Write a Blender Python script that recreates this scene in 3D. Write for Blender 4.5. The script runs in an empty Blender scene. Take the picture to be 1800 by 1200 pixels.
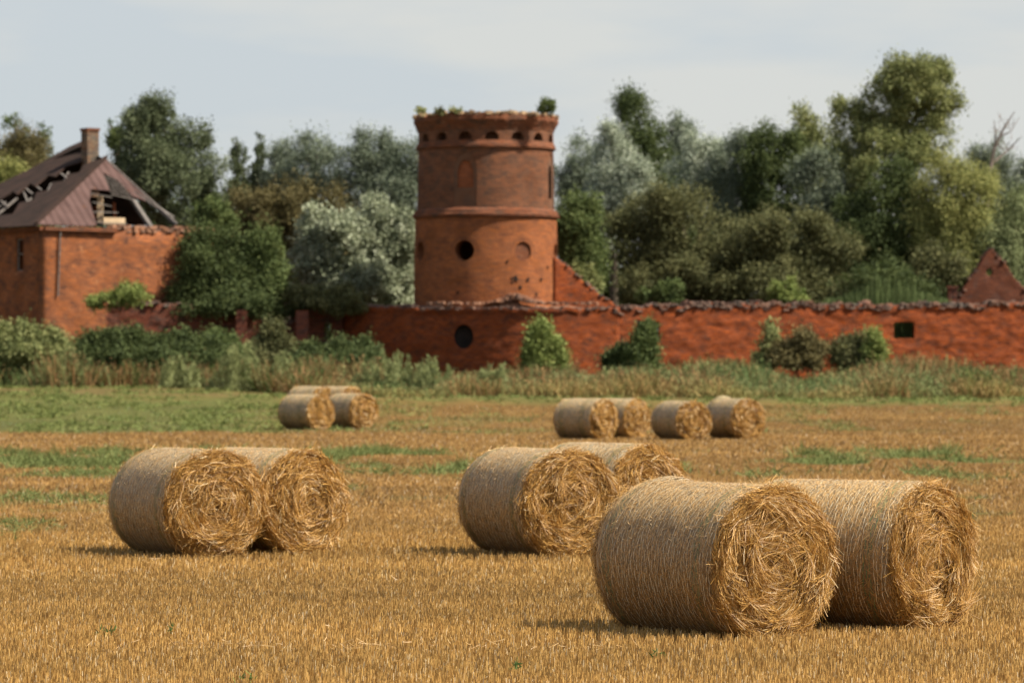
import bpy, bmesh, math, random
import numpy as np
from mathutils import Vector
PI = math.pi; R = math.radians
rng = np.random.default_rng(7); random.seed(7)
C = bpy.context.scene.collection
S = bpy.context.scene

# ---------------------------------------------------------------- camera
CAMZ = 2.16; F = 6750.0; HY = 649.0
cam = bpy.data.cameras.new('camera'); co = bpy.data.objects.new('camera', cam); C.objects.link(co)
cam.lens = 135; cam.sensor_width = 36; cam.clip_start = 0.5; cam.clip_end = 9000
co.location = (0, 0, CAMZ); co.rotation_euler = (R(90) + math.atan((HY - 600) / F), 0, 0)
cam.dof.use_dof = True; cam.dof.focus_distance = 31.8; cam.dof.aperture_fstop = 3.8
S.camera = co

# ---------------------------------------------------------------- light
SUN_AZ, SUN_EL = 75.0, 50.0            # azimuth measured from the towards-camera direction to the right
sd = Vector((math.sin(R(SUN_AZ)) * math.cos(R(SUN_EL)), -math.cos(R(SUN_AZ)) * math.cos(R(SUN_EL)), math.sin(R(SUN_EL))))
sun = bpy.data.lights.new('sun', 'SUN'); so = bpy.data.objects.new('sun', sun); C.objects.link(so)
sun.energy = 5.0; sun.angle = R(0.6); sun.color = (1.0, 0.93, 0.80)
so.rotation_euler = sd.to_track_quat('Z', 'Y').to_euler(); so.location = (60, -20, 80)
W = bpy.data.worlds.new('World'); S.world = W; W.use_nodes = True
nt = W.node_tree; nt.nodes.clear()
N = nt.nodes.new; L = nt.links.new
sky = N('ShaderNodeTexSky'); sky.sky_type = 'NISHITA'; sky.sun_disc = False
sky.sun_elevation = R(SUN_EL); sky.sun_rotation = math.atan2(sd.x, sd.y)
sky.air_density = 1.0; sky.dust_density = 2.0; sky.ozone_density = 1.0
tc = N('ShaderNodeTexCoord'); mp = N('ShaderNodeMapping'); mp.inputs['Scale'].default_value = (7, 7, 34); mp.inputs['Location'].default_value = (1.3, 0.4, 2.1)
nz = N('ShaderNodeTexNoise'); nz.inputs['Scale'].default_value = 1.0; nz.inputs['Detail'].default_value = 5; nz.inputs['Roughness'].default_value = 0.5
rp = N('ShaderNodeValToRGB'); rp.color_ramp.elements[0].position = 0.40; rp.color_ramp.elements[1].position = 0.56
rp.color_ramp.elements[0].color = (3.78, 4.10, 4.32, 1); rp.color_ramp.elements[1].color = (4.42, 4.48, 4.34, 1)
mx = N('ShaderNodeMix'); mx.data_type = 'RGBA'; mx.inputs['Factor'].default_value = 0.92
bg = N('ShaderNodeBackground'); bg.inputs['Strength'].default_value = 0.088
ou = N('ShaderNodeOutputWorld')
sx = N('ShaderNodeSeparateXYZ'); mrr = N('ShaderNodeMapRange'); mrr.inputs['From Min'].default_value = 0.10; mrr.inputs['From Max'].default_value = 0.55
mrr.inputs['To Min'].default_value = 0.92; mrr.inputs['To Max'].default_value = 0.25        # thin cloud low down, clearer sky overhead
L(tc.outputs['Generated'], sx.inputs[0]); L(sx.outputs['Z'], mrr.inputs['Value']); L(mrr.outputs['Result'], mx.inputs['Factor'])
L(tc.outputs['Generated'], mp.inputs['Vector']); L(mp.outputs['Vector'], nz.inputs['Vector']); L(nz.outputs['Fac'], rp.inputs['Fac'])
L(sky.outputs['Color'], mx.inputs['A']); L(rp.outputs['Color'], mx.inputs['B']); L(mx.outputs['Result'], bg.inputs['Color']); L(bg.outputs['Background'], ou.inputs['Surface'])
S.view_settings.view_transform = 'Standard'; S.view_settings.look = 'None'; S.view_settings.gamma = 1; S.view_settings.exposure = 0.84
S.render.engine = 'CYCLES'; S.cycles.max_bounces = 6; S.cycles.diffuse_bounces = 3; S.cycles.glossy_bounces = 2
S.cycles.transmission_bounces = 3; S.cycles.transparent_max_bounces = 4; S.cycles.use_denoising = True

# ---------------------------------------------------------------- helpers
def px(p, D): return (p - 900.0) / F * D
def pz(q, D): return CAMZ + (HY - q) / F * D
def P(p, q, D): return Vector((px(p, D), D, pz(q, D)))
def sstep(t): t = np.clip(t, 0, 1); return t * t * (3 - 2 * t)
def vnoise(x, y, seed=0):
    x = np.asarray(x, float); y = np.asarray(y, float)
    xi = np.floor(x); yi = np.floor(y); fx = x - xi; fy = y - yi
    def h(a, b):
        n = np.sin(a * 127.1 + b * 311.7 + seed * 74.7) * 43758.5453
        return n - np.floor(n)
    ux = fx * fx * (3 - 2 * fx); uy = fy * fy * (3 - 2 * fy)
    return (h(xi, yi) * (1 - ux) + h(xi + 1, yi) * ux) * (1 - uy) + (h(xi, yi + 1) * (1 - ux) + h(xi + 1, yi + 1) * ux) * uy
def fbm(x, y, seed=0, o=3):
    s = 0; a = 1; t = 0
    for i in range(o):
        s = s + a * vnoise(np.asarray(x) * 2 ** i, np.asarray(y) * 2 ** i, seed + i * 13); t += a; a *= 0.5
    return s / t
def terr(x, y):
    x = np.asarray(x, float); y = np.asarray(y, float)
    left = sstep((-6.0 - x) / 12.0)
    h = sstep((y - 140) / 45.0) * 1.0 + sstep((y - 180) / 30) * 0.22
    h = h + left * sstep((y - 158) / 32.0) * 0.38
    und = (vnoise(x * 0.07, y * 0.05, 5) - 0.5) * 0.10 * sstep((y - 50) / 40)
    return h + und - 0.07 - 0.06 * sstep((y - 36) / 8)
def tz(x, y): return float(terr(x, y))

def mesh(name, V, Fc, mat=None, parent=None, col=None, uv=None, smooth=False):
    """V (n,3); Fc array (m,4) or (m,3) or list of polygons"""
    me = bpy.data.meshes.new(name); V = np.asarray(V, np.float32)
    if isinstance(Fc, np.ndarray):
        m, k = Fc.shape
        me.vertices.add(len(V)); me.vertices.foreach_set('co', V.ravel())
        me.loops.add(m * k); me.loops.foreach_set('vertex_index', Fc.astype(np.int32).ravel())
        me.polygons.add(m); me.polygons.foreach_set('loop_start', np.arange(0, m * k, k, dtype=np.int32))
        me.update(calc_edges=True)
    else:
        me.from_pydata(V.tolist(), [], [list(map(int, f)) for f in Fc])
    if col is not None:
        a = me.attributes.new('col', 'FLOAT_COLOR', 'POINT'); c = np.ones((len(V), 4), np.float32); c[:, :3] = col
        a.data.foreach_set('color', c.ravel())
    if uv is not None:
        ul = me.uv_layers.new(name='UVMap'); li = np.zeros(len(me.loops), np.int32); me.loops.foreach_get('vertex_index', li)
        ul.data.foreach_set('uv', np.asarray(uv, np.float32)[li].ravel())
    if smooth: me.polygons.foreach_set('use_smooth', np.ones(len(me.polygons), bool))
    if mat: me.materials.append(mat)
    o = bpy.data.objects.new(name, me); C.objects.link(o)
    if parent: o.parent = parent
    return o
def tag(o, label=None, cat=None, group=None, kind=None):
    if label: o['label'] = label
    if cat: o['category'] = cat
    if group: o['group'] = group
    if kind: o['kind'] = kind
    return o
def empty(name, loc, rz=0.0, label=None, cat=None, group=None):
    o = bpy.data.objects.new(name, None); C.objects.link(o); o.location = loc; o.rotation_euler = (0, 0, rz); o.empty_display_size = 0.3
    return tag(o, label, cat, group)
class MB:
    def __init__(s): s.V = []; s.F = []; s.UV = []; s.n = 0
    def add(s, V, Fc, uv=None):
        V = [tuple(v) for v in V]
        s.V += V; s.F += [[i + s.n for i in f] for f in Fc]; s.UV += (uv if uv is not None else [(v[0] + v[1], v[2]) for v in V]); s.n += len(V)
    def beam(s, a, b, w, h=None, up=Vector((0, 0, 1))):
        h = h or w; a = Vector(a); b = Vector(b); d = (b - a).normalized(); x = d.cross(up)
        if x.length < 1e-4: x = d.cross(Vector((1, 0, 0)))
        x.normalize(); z = x.cross(d)
        vs = [p + x * (w / 2 * i) + z * (h / 2 * j) for p in (a, b) for i, j in ((-1, -1), (1, -1), (1, 1), (-1, 1))]
        s.add(vs, [(0, 3, 2, 1), (4, 5, 6, 7), (0, 1, 5, 4), (1, 2, 6, 5), (2, 3, 7, 6), (3, 0, 4, 7)])
    def box(s, c, sx, sy, sz, rz=0.0, tilt=0.0):
        c = Vector(c); cz, sn = math.cos(rz), math.sin(rz); vs = []
        for i, j, k in ((-1, -1, -1), (1, -1, -1), (1, 1, -1), (-1, 1, -1), (-1, -1, 1), (1, -1, 1), (1, 1, 1), (-1, 1, 1)):
            x, y, z = i * sx / 2, j * sy / 2, k * sz / 2
            z2 = z + x * tilt; vs.append((c.x + x * cz - y * sn, c.y + x * sn + y * cz, c.z + z2))
        s.add(vs, [(0, 3, 2, 1), (4, 5, 6, 7), (0, 1, 5, 4), (1, 2, 6, 5), (2, 3, 7, 6), (3, 0, 4, 7)])
    def tube(s, pts, rad, n=7):
        pts = [Vector(p) for p in pts]; base = s.n; vs = []; fs = []
        for i, p in enumerate(pts):
            d = (pts[min(i + 1, len(pts) - 1)] - pts[max(i - 1, 0)]).normalized()
            x = d.cross(Vector((0.3, 1, 0.1))).normalized(); y = d.cross(x)
            for k in range(n):
                a = 2 * PI * k / n; vs.append(p + (x * math.cos(a) + y * math.sin(a)) * rad[i])
        for i in range(len(pts) - 1):
            for k in range(n): fs.append((i * n + k, i * n + (k + 1) % n, (i + 1) * n + (k + 1) % n, (i + 1) * n + k))
        fs.append(tuple(range(n))[::-1]); fs.append(tuple((len(pts) - 1) * n + k for k in range(n)))
        s.add(vs, fs)
    def build(s, name, mat, parent=None, smooth=False):
        return mesh(name, s.V, s.F, mat, parent, uv=s.UV, smooth=smooth)

def split(mb, name, mat, parent, k=1):
    nv = 8 * k; nf = 6 * k
    for i in range(mb.n // nv): mesh(name, mb.V[i * nv:(i + 1) * nv], [[j - i * nv for j in f] for f in mb.F[i * nf:(i + 1) * nf]], mat, parent, uv=mb.UV[i * nv:(i + 1) * nv])
def nodes(name):
    m = bpy.data.materials.new(name); m.use_nodes = True; t = m.node_tree; t.nodes.clear()
    o = t.nodes.new('ShaderNodeOutputMaterial'); return m, t, o
def noise_mix(t, vec, scale, lo, hi, cA, cB, detail=4, rough=0.55):
    n = t.nodes.new('ShaderNodeTexNoise'); n.inputs['Scale'].default_value = scale; n.inputs['Detail'].default_value = detail; n.inputs['Roughness'].default_value = rough
    r = t.nodes.new('ShaderNodeMapRange'); r.inputs['From Min'].default_value = lo; r.inputs['From Max'].default_value = hi
    m = t.nodes.new('ShaderNodeMix'); m.data_type = 'RGBA'
    if vec is not None: t.links.new(vec, n.inputs['Vector'])
    t.links.new(n.outputs['Fac'], r.inputs['Value']); t.links.new(r.outputs['Result'], m.inputs['Factor'])
    for c, s_ in ((cA, 'A'), (cB, 'B')):
        if isinstance(c, tuple): m.inputs[s_].default_value = (*c, 1)
        else: t.links.new(c, m.inputs[s_])
    return m.outputs['Result']
def attr_mat(name, rough=0.6, transl=0.0, spec=0.4, gain=1.0):
    m, t, o = nodes(name); a = t.nodes.new('ShaderNodeAttribute'); a.attribute_name = 'col'
    b = t.nodes.new('ShaderNodeBsdfPrincipled'); b.inputs['Roughness'].default_value = rough; b.inputs['Specular IOR Level'].default_value = spec
    t.links.new(a.outputs['Color'], b.inputs['Base Color'])
    if transl > 0:
        tr = t.nodes.new('ShaderNodeBsdfTranslucent'); t.links.new(a.outputs['Color'], tr.inputs['Color'])
        mm = t.nodes.new('ShaderNodeMixShader'); mm.inputs[0].default_value = transl
        t.links.new(b.outputs[0], mm.inputs[1]); t.links.new(tr.outputs[0], mm.inputs[2]); t.links.new(mm.outputs[0], o.inputs['Surface'])
    else: t.links.new(b.outputs[0], o.inputs['Surface'])
    return m
def plain(name, cA, cB, scale=3.0, rough=0.8, lo=0.35, hi=0.65, bump=0.0, bscale=20):
    m, t, o = nodes(name); tcn = t.nodes.new('ShaderNodeTexCoord')
    b = t.nodes.new('ShaderNodeBsdfPrincipled'); b.inputs['Roughness'].default_value = rough; b.inputs['Specular IOR Level'].default_value = 0.12
    t.links.new(noise_mix(t, tcn.outputs['Object'], scale, lo, hi, cA, cB), b.inputs['Base Color'])
    if bump:
        n = t.nodes.new('ShaderNodeTexNoise'); n.inputs['Scale'].default_value = bscale; n.inputs['Detail'].default_value = 5; t.links.new(tcn.outputs['Object'], n.inputs['Vector'])
        bu = t.nodes.new('ShaderNodeBump'); bu.inputs['Distance'].default_value = bump; t.links.new(n.outputs['Fac'], bu.inputs['Height']); t.links.new(bu.outputs[0], b.inputs['Normal'])
    t.links.new(b.outputs[0], o.inputs['Surface']); return m
def brick_mat(name, c1, c2, mortar, soot, lime, soot_lo=0.5, soot_hi=0.75, bump=0.02, seed=0.0, lime_lo=0.62, ms=0.011, dkv=0.55):
    m, t, o = nodes(name); tcn = t.nodes.new('ShaderNodeTexCoord')
    b = t.nodes.new('ShaderNodeBsdfPrincipled'); b.inputs['Roughness'].default_value = 0.9; b.inputs['Specular IOR Level'].default_value = 0.05
    br = t.nodes.new('ShaderNodeTexBrick'); br.inputs['Scale'].default_value = 1; br.inputs['Brick Width'].default_value = 0.27; br.inputs['Row Height'].default_value = 0.083
    br.inputs['Mortar Size'].default_value = ms; br.inputs['Mortar Smooth'].default_value = 0.3; br.inputs['Bias'].default_value = -0.1
    br.inputs['Color1'].default_value = (*c1, 1); br.inputs['Color2'].default_value = (*c2, 1); br.inputs['Mortar'].default_value = (*mortar, 1)
    t.links.new(tcn.outputs['UV'], br.inputs['Vector'])
    mp_ = t.nodes.new('ShaderNodeMapping'); mp_.inputs['Location'].default_value = (seed, seed * 2, seed); mp_.inputs['Scale'].default_value = (1, 1, 1.6)
    t.links.new(tcn.outputs['Object'], mp_.inputs['Vector']); v = mp_.outputs['Vector']
    dk = tuple(x * 0.55 for x in c1)
    c = noise_mix(t, v, 0.55, 0.42, 0.7, br.outputs['Color'], dk, 6, 0.65)
    c = noise_mix(t, v, 1.6, soot_lo, soot_hi, c, soot, 8, 0.7)
    c = noise_mix(t, v, 2.7, lime_lo, lime_lo + 0.15, c, lime, 8, 0.75)
    m2 = t.nodes.new('ShaderNodeMapping'); m2.inputs['Scale'].default_value = (0.75, 7.0, 1); t.links.new(tcn.outputs['UV'], m2.inputs['Vector'])
    h2 = t.nodes.new('ShaderNodeHueSaturation'); h2.inputs['Value'].default_value = dkv; h2.inputs['Saturation'].default_value = 0.85; t.links.new(c, h2.inputs['Color'])
    c = noise_mix(t, m2.outputs['Vector'], 1.8, 0.42, 0.62, c, h2.outputs['Color'], 5, 0.8)
    t.links.new(c, b.inputs['Base Color'])
    n = t.nodes.new('ShaderNodeTexNoise'); n.inputs['Scale'].default_value = 5; n.inputs['Detail'].default_value = 8; n.inputs['Roughness'].default_value = 0.7; t.links.new(v, n.inputs['Vector'])
    ad = t.nodes.new('ShaderNodeMath'); ad.operation = 'MULTIPLY_ADD'; t.links.new(br.outputs['Fac'], ad.inputs[0]); ad.inputs[1].default_value = -0.5; t.links.new(n.outputs['Fac'], ad.inputs[2])
    bu = t.nodes.new('ShaderNodeBump'); bu.inputs['Distance'].default_value = bump; t.links.new(ad.outputs[0], bu.inputs['Height']); t.links.new(bu.outputs[0], b.inputs['Normal'])
    t.links.new(b.outputs[0], o.inputs['Surface']); return m

M = {}
M['straw'] = attr_mat('straw', 0.5, 0.12, 0.45)
M['net'] = attr_mat('net_twine', 0.5, 0.0, 0.4)
M['stubble'] = attr_mat('stubble_stem', 0.55, 0.12, 0.35)
M['leaf'] = attr_mat('leaf', 0.7, 0.28, 0.15)
M['shiny_leaf'] = attr_mat('silver_leaf', 0.6, 0.22, 0.25)
M['weed'] = attr_mat('weed_leaf', 0.7, 0.25, 0.2)
M['bark'] = plain('bark', (0.06, 0.045, 0.032), (0.13, 0.10, 0.075), 6, 0.9, bump=0.02)
M['deadbark'] = plain('dead_bark', (0.15, 0.12, 0.10), (0.24, 0.19, 0.16), 6, 0.9)
M['wallbrick'] = brick_mat('red_wall_brick', (0.42, 0.092, 0.020), (0.24, 0.048, 0.013), (0.12, 0.05, 0.022), (0.075, 0.04, 0.028), (0.40, 0.13, 0.042), 0.50, 0.72, 0.05, 1.0, 0.62)
M['bastion'] = brick_mat('dark_red_brick', (0.18, 0.058, 0.026), (0.12, 0.038, 0.02), (0.10, 0.05, 0.04), (0.09, 0.06, 0.05), (0.40, 0.14, 0.06), 0.52, 0.75, 0.04, 3.0, 0.68)
M['ruin'] = brick_mat('ruined_brick', (0.30, 0.08, 0.04), (0.18, 0.06, 0.035), (0.11, 0.07, 0.05), (0.08, 0.06, 0.05), (0.32, 0.20, 0.13), 0.46, 0.68, 0.06, 5.0, 0.62)
M['tlow'] = brick_mat('orange_tower_brick', (0.43, 0.142, 0.045), (0.31, 0.098, 0.034), (0.26, 0.10, 0.045), (0.16, 0.062, 0.036), (0.46, 0.19, 0.07), 0.52, 0.72, 0.05, 7.0, 0.60)
M['tup'] = brick_mat('weathered_tower_brick', (0.29, 0.112, 0.052), (0.19, 0.080, 0.044), (0.19, 0.10, 0.06), (0.115, 0.07, 0.05), (0.40, 0.14, 0.055), 0.46, 0.70, 0.05, 9.0, 0.6)
M['band'] = brick_mat('moulded_brick', (0.29, 0.095, 0.042), (0.20, 0.07, 0.034), (0.18, 0.10, 0.06), (0.10, 0.066, 0.048), (0.36, 0.20, 0.11), 0.48, 0.7, 0.03, 11.0, 0.6)
M['infill'] = brick_mat('infill_brick', (0.38, 0.115, 0.042), (0.30, 0.095, 0.036), (0.28, 0.10, 0.05), (0.24, 0.08, 0.04), (0.46, 0.14, 0.05), 0.6, 0.8, 0.015, 13.0, 0.7)
M['house'] = brick_mat('house_brick', (0.42, 0.132, 0.040), (0.28, 0.085, 0.030), (0.24, 0.11, 0.055), (0.11, 0.052, 0.036), (0.50, 0.24, 0.11), 0.47, 0.68, 0.02, 15.0, 0.58)
M['rubble'] = plain('rubble', (0.16, 0.10, 0.075), (0.38, 0.19, 0.11), 2.5, 0.95, bump=0.03)
M['cope'] = plain('coping_debris', (0.10, 0.082, 0.07), (0.21, 0.11, 0.075), 1.6, 0.95, bump=0.03)
M['copetan'] = plain('tan_crown_stone', (0.22, 0.15, 0.09), (0.42, 0.29, 0.17), 2.0, 0.95, bump=0.03)
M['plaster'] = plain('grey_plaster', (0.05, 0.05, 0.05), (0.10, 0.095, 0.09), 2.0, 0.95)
M['dark'] = plain('interior_shade', (0.02, 0.016, 0.014), (0.035, 0.026, 0.022), 2.0, 1.0)  # near-black: the shade of hollows and interiors put into the colour
M['wood'] = plain('weathered_timber', (0.09, 0.078, 0.07), (0.19, 0.165, 0.145), 5, 0.85)
M['palewood'] = plain('pale_timber', (0.50, 0.36, 0.22), (0.60, 0.44, 0.28), 5, 0.85)
M['seam'] = None

def sheet_mat():
    m, t, o = nodes('purple_brown_sheet_metal'); tcn = t.nodes.new('ShaderNodeTexCoord')
    b = t.nodes.new('ShaderNodeBsdfPrincipled'); b.inputs['Roughness'].default_value = 0.8; b.inputs['Specular IOR Level'].default_value = 0.12
    w = t.nodes.new('ShaderNodeTexWave'); w.wave_type = 'BANDS'; w.bands_direction = 'X'; w.inputs['Scale'].default_value = 0.62; w.inputs['Distortion'].default_value = 0.25; w.inputs['Detail'].default_value = 1
    t.links.new(tcn.outputs['UV'], w.inputs['Vector'])
    c = noise_mix(t, tcn.outputs['UV'], 0.9, 0.35, 0.7, (0.105, 0.062, 0.054), (0.062, 0.035, 0.030), 6)
    c = noise_mix(t, tcn.outputs['UV'], 2.3, 0.6, 0.8, c, (0.13, 0.055, 0.03), 6)
    t.links.new(c, b.inputs['Base Color'])
    bu = t.nodes.new('ShaderNodeBump'); bu.inputs['Distance'].default_value = 0.09; t.links.new(w.outputs['Fac'], bu.inputs['Height']); t.links.new(bu.outputs[0], b.inputs['Normal'])
    t.links.new(b.outputs[0], o.inputs['Surface']); return m
M['sheet'] = sheet_mat()
M['sheetdark'] = plain('rusted_shaded_sheet', (0.048, 0.028, 0.021), (0.027, 0.018, 0.014), 1.2, 1.0, bump=0.02, bscale=8)  # rusty brown, darkened further for the slope turned away from the sun
M['chim'] = brick_mat('sooty_chimney_brick', (0.27, 0.12, 0.06), (0.20, 0.12, 0.075), (0.2, 0.15, 0.11), (0.13, 0.12, 0.10), (0.34, 0.24, 0.14), 0.42, 0.6, 0.02, 19.0, 0.5)

# ---------------------------------------------------------------- ground colours
GOLD = np.array([0.40, 0.235, 0.065]); ORNG = np.array([0.34, 0.198, 0.060]); GRN = np.array([0.17, 0.165, 0.05]); BRI = np.array([0.15, 0.165, 0.045]); OLV = np.array([0.20, 0.17, 0.06])
def row(D): return HY + 14580.0 / D
def green(x, y):
    """how weedy the field is at a spot, 0..1"""
    x = np.asarray(x, float); y = np.asarray(y, float)
    n = fbm(x * 0.4 + 3, y * 0.16, 21, 4); n2 = fbm(x * 0.55, y * 0.22, 33, 3)
    left = sstep((-3 - x) / 6.0)
    y = y + (fbm(x * 0.35, y * 0.02, 88, 3) - 0.5) * np.maximum(6, y * 0.09)
    def band(a, b, s=4.0): return sstep((y - a) / s + 0.5) * sstep((b - y) / s + 0.5)
    g = band(85, 106, 9) * sstep((n - 0.50 + 0.04 * left + 0.22 * (vnoise(x * 0.9, y * 0.35, 41) - 0.5)) / 0.12 + 0.2)
    g = np.maximum(g, band(64, 84, 5) * sstep((n2 - 0.60 + 0.10 * left + 0.0 * x) / 0.06 + 0.2) * 0.75)
    g = np.maximum(g, band(50, 66, 4) * sstep((n2 - 0.62 + 0.09 * left) / 0.05) * 0.7)
    g = np.maximum(g, band(138, 176, 8) * sstep((n - 0.50 + 0.28 * sstep((3 - x) / 14) + 0.35 * sstep((-9 - x) / 5)) / 0.08 + 0.3) * (0.35 + 0.65 * sstep((-5 - x) / 8)))
    g = np.maximum(g, sstep((y - 168) / 8) * 0.8)
    return g
def gcol(x, y):
    g = green(x, y)[..., None]; g = g * (0.45 + 0.45 * sstep((np.asarray(y, float) - 125) / 15)[..., None]); x = np.asarray(x, float); y = np.asarray(y, float)
    n = fbm(x * 0.05, y * 0.25, 9, 4)[..., None]; f = sstep((y - 46) / 22)[..., None]
    base = GOLD * (1 - f) + ORNG * f
    far = sstep((y - 110) / 40)[..., None]
    base = base * (1 - far * 0.12) * (0.78 + 0.44 * n)
    gr = GRN * (1 - sstep((y - 130) / 25))[..., None] + BRI * sstep((y - 130) / 25)[..., None] * (0.7 + 0.6 * n)
    gr = np.where((y > 176)[..., None], OLV * (0.7 + 0.6 * n), gr)
    return base * (1 - g) + gr * g

# ground: one sheet from behind the camera to the horizon
ys = np.concatenate([[-400, -100, 0, 12], np.linspace(20, 60, 90), np.linspace(60.7, 240, 260)[0:], [260, 300, 400, 700, 1500, 4000]])
us = np.concatenate([[-14, -6, -3, -1.6], np.linspace(-1.1, 1.1, 150), [1.6, 3, 6, 14]])
gx = []; gy = []
hw = np.maximum(np.abs(ys) * 0.15 + 3, 25 * (np.abs(ys) < 0)) ; hw[0:3] = 40
X = us[None, :] * hw[:, None]; Y = np.repeat(ys[:, None], len(us), 1)
Z = terr(X, Y)
nr, nc = X.shape; idx = np.arange(nr * nc).reshape(nr, nc)
fc = np.stack([idx[:-1, :-1], idx[:-1, 1:], idx[1:, 1:], idx[1:, :-1]], -1).reshape(-1, 4)
def ground_mat():
    m, t, o = nodes('field_soil'); a = t.nodes.new('ShaderNodeAttribute'); a.attribute_name = 'col'; tcn = t.nodes.new('ShaderNodeTexCoord')
    b = t.nodes.new('ShaderNodeBsdfPrincipled'); b.inputs['Roughness'].default_value = 0.95; b.inputs['Specular IOR Level'].default_value = 0.1
    mp_ = t.nodes.new('ShaderNodeMapping'); mp_.inputs['Scale'].default_value = (1.0, 0.35, 1); t.links.new(tcn.outputs['Object'], mp_.inputs['Vector'])
    hs = t.nodes.new('ShaderNodeHueSaturation'); hs.inputs['Value'].default_value = 0.62; t.links.new(a.outputs['Color'], hs.inputs['Color'])
    c = noise_mix(t, mp_.outputs['Vector'], 2.2, 0.3, 0.7, a.outputs['Color'], hs.outputs['Color'], 8, 0.7)
    t.links.new(c, b.inputs['Base Color'])
    n = t.nodes.new('ShaderNodeTexNoise'); n.inputs['Scale'].default_value = 9; n.inputs['Detail'].default_value = 8; t.links.new(tcn.outputs['Object'], n.inputs['Vector'])
    bu = t.nodes.new('ShaderNodeBump'); bu.inputs['Distance'].default_value = 0.06; t.links.new(n.outputs['Fac'], bu.inputs['Height']); t.links.new(bu.outputs[0], b.inputs['Normal'])
    t.links.new(b.outputs[0], o.inputs['Surface']); return m
gc = gcol(X.ravel(), Y.ravel()) * 0.62
tag(mesh('ground', np.stack([X, Y, Z], -1).reshape(-1, 3), fc, ground_mat(), col=gc, smooth=True), kind='structure')

# ---------------------------------------------------------------- ribbons (stems, straws, blades)
def norm(v): return v / np.maximum(np.linalg.norm(v, axis=-1, keepdims=True), 1e-9)
def ribbons(p, d, nrm, ln, w, bend=None, seg=1, col=None, tip=0.35):
    """p start (n,3), d direction, nrm face normal, ln length, w width, bend vector offset at the tip"""
    n = len(p); d = norm(d); side = norm(np.cross(d, nrm)); V = np.zeros((n, seg + 1, 2, 3), np.float32)
    for i in range(seg + 1):
        t = i / seg; c = p + d * (ln * t)[:, None]
        if bend is not None: c = c + bend * (t * t)
        ww = (w * (1 - (1 - tip) * t) / 2)[:, None] * side
        V[:, i, 0] = c - ww; V[:, i, 1] = c + ww
    base = np.arange(n)[:, None] * (2 * (seg + 1))
    fs = []
    for i in range(seg): fs.append(np.stack([base[:, 0] + 2 * i, base[:, 0] + 2 * i + 1, base[:, 0] + 2 * i + 3, base[:, 0] + 2 * i + 2], -1))
    Fc = np.stack(fs, 1).reshape(-1, 4)
    cc = np.repeat(col, 2 * (seg + 1), 0) if col is not None else None
    return V.reshape(-1, 3), Fc, cc
def join(parts):
    Vs = []; Fs = []; Cs = []; k = 0
    for V, Fc, c in parts:
        Vs.append(V); Fs.append(Fc + k); Cs.append(c); k += len(V)
    return np.concatenate(Vs), np.concatenate(Fs), np.concatenate(Cs)
def rnd(n, a=0.0, b=1.0): return rng.random(n) * (b - a) + a

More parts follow.
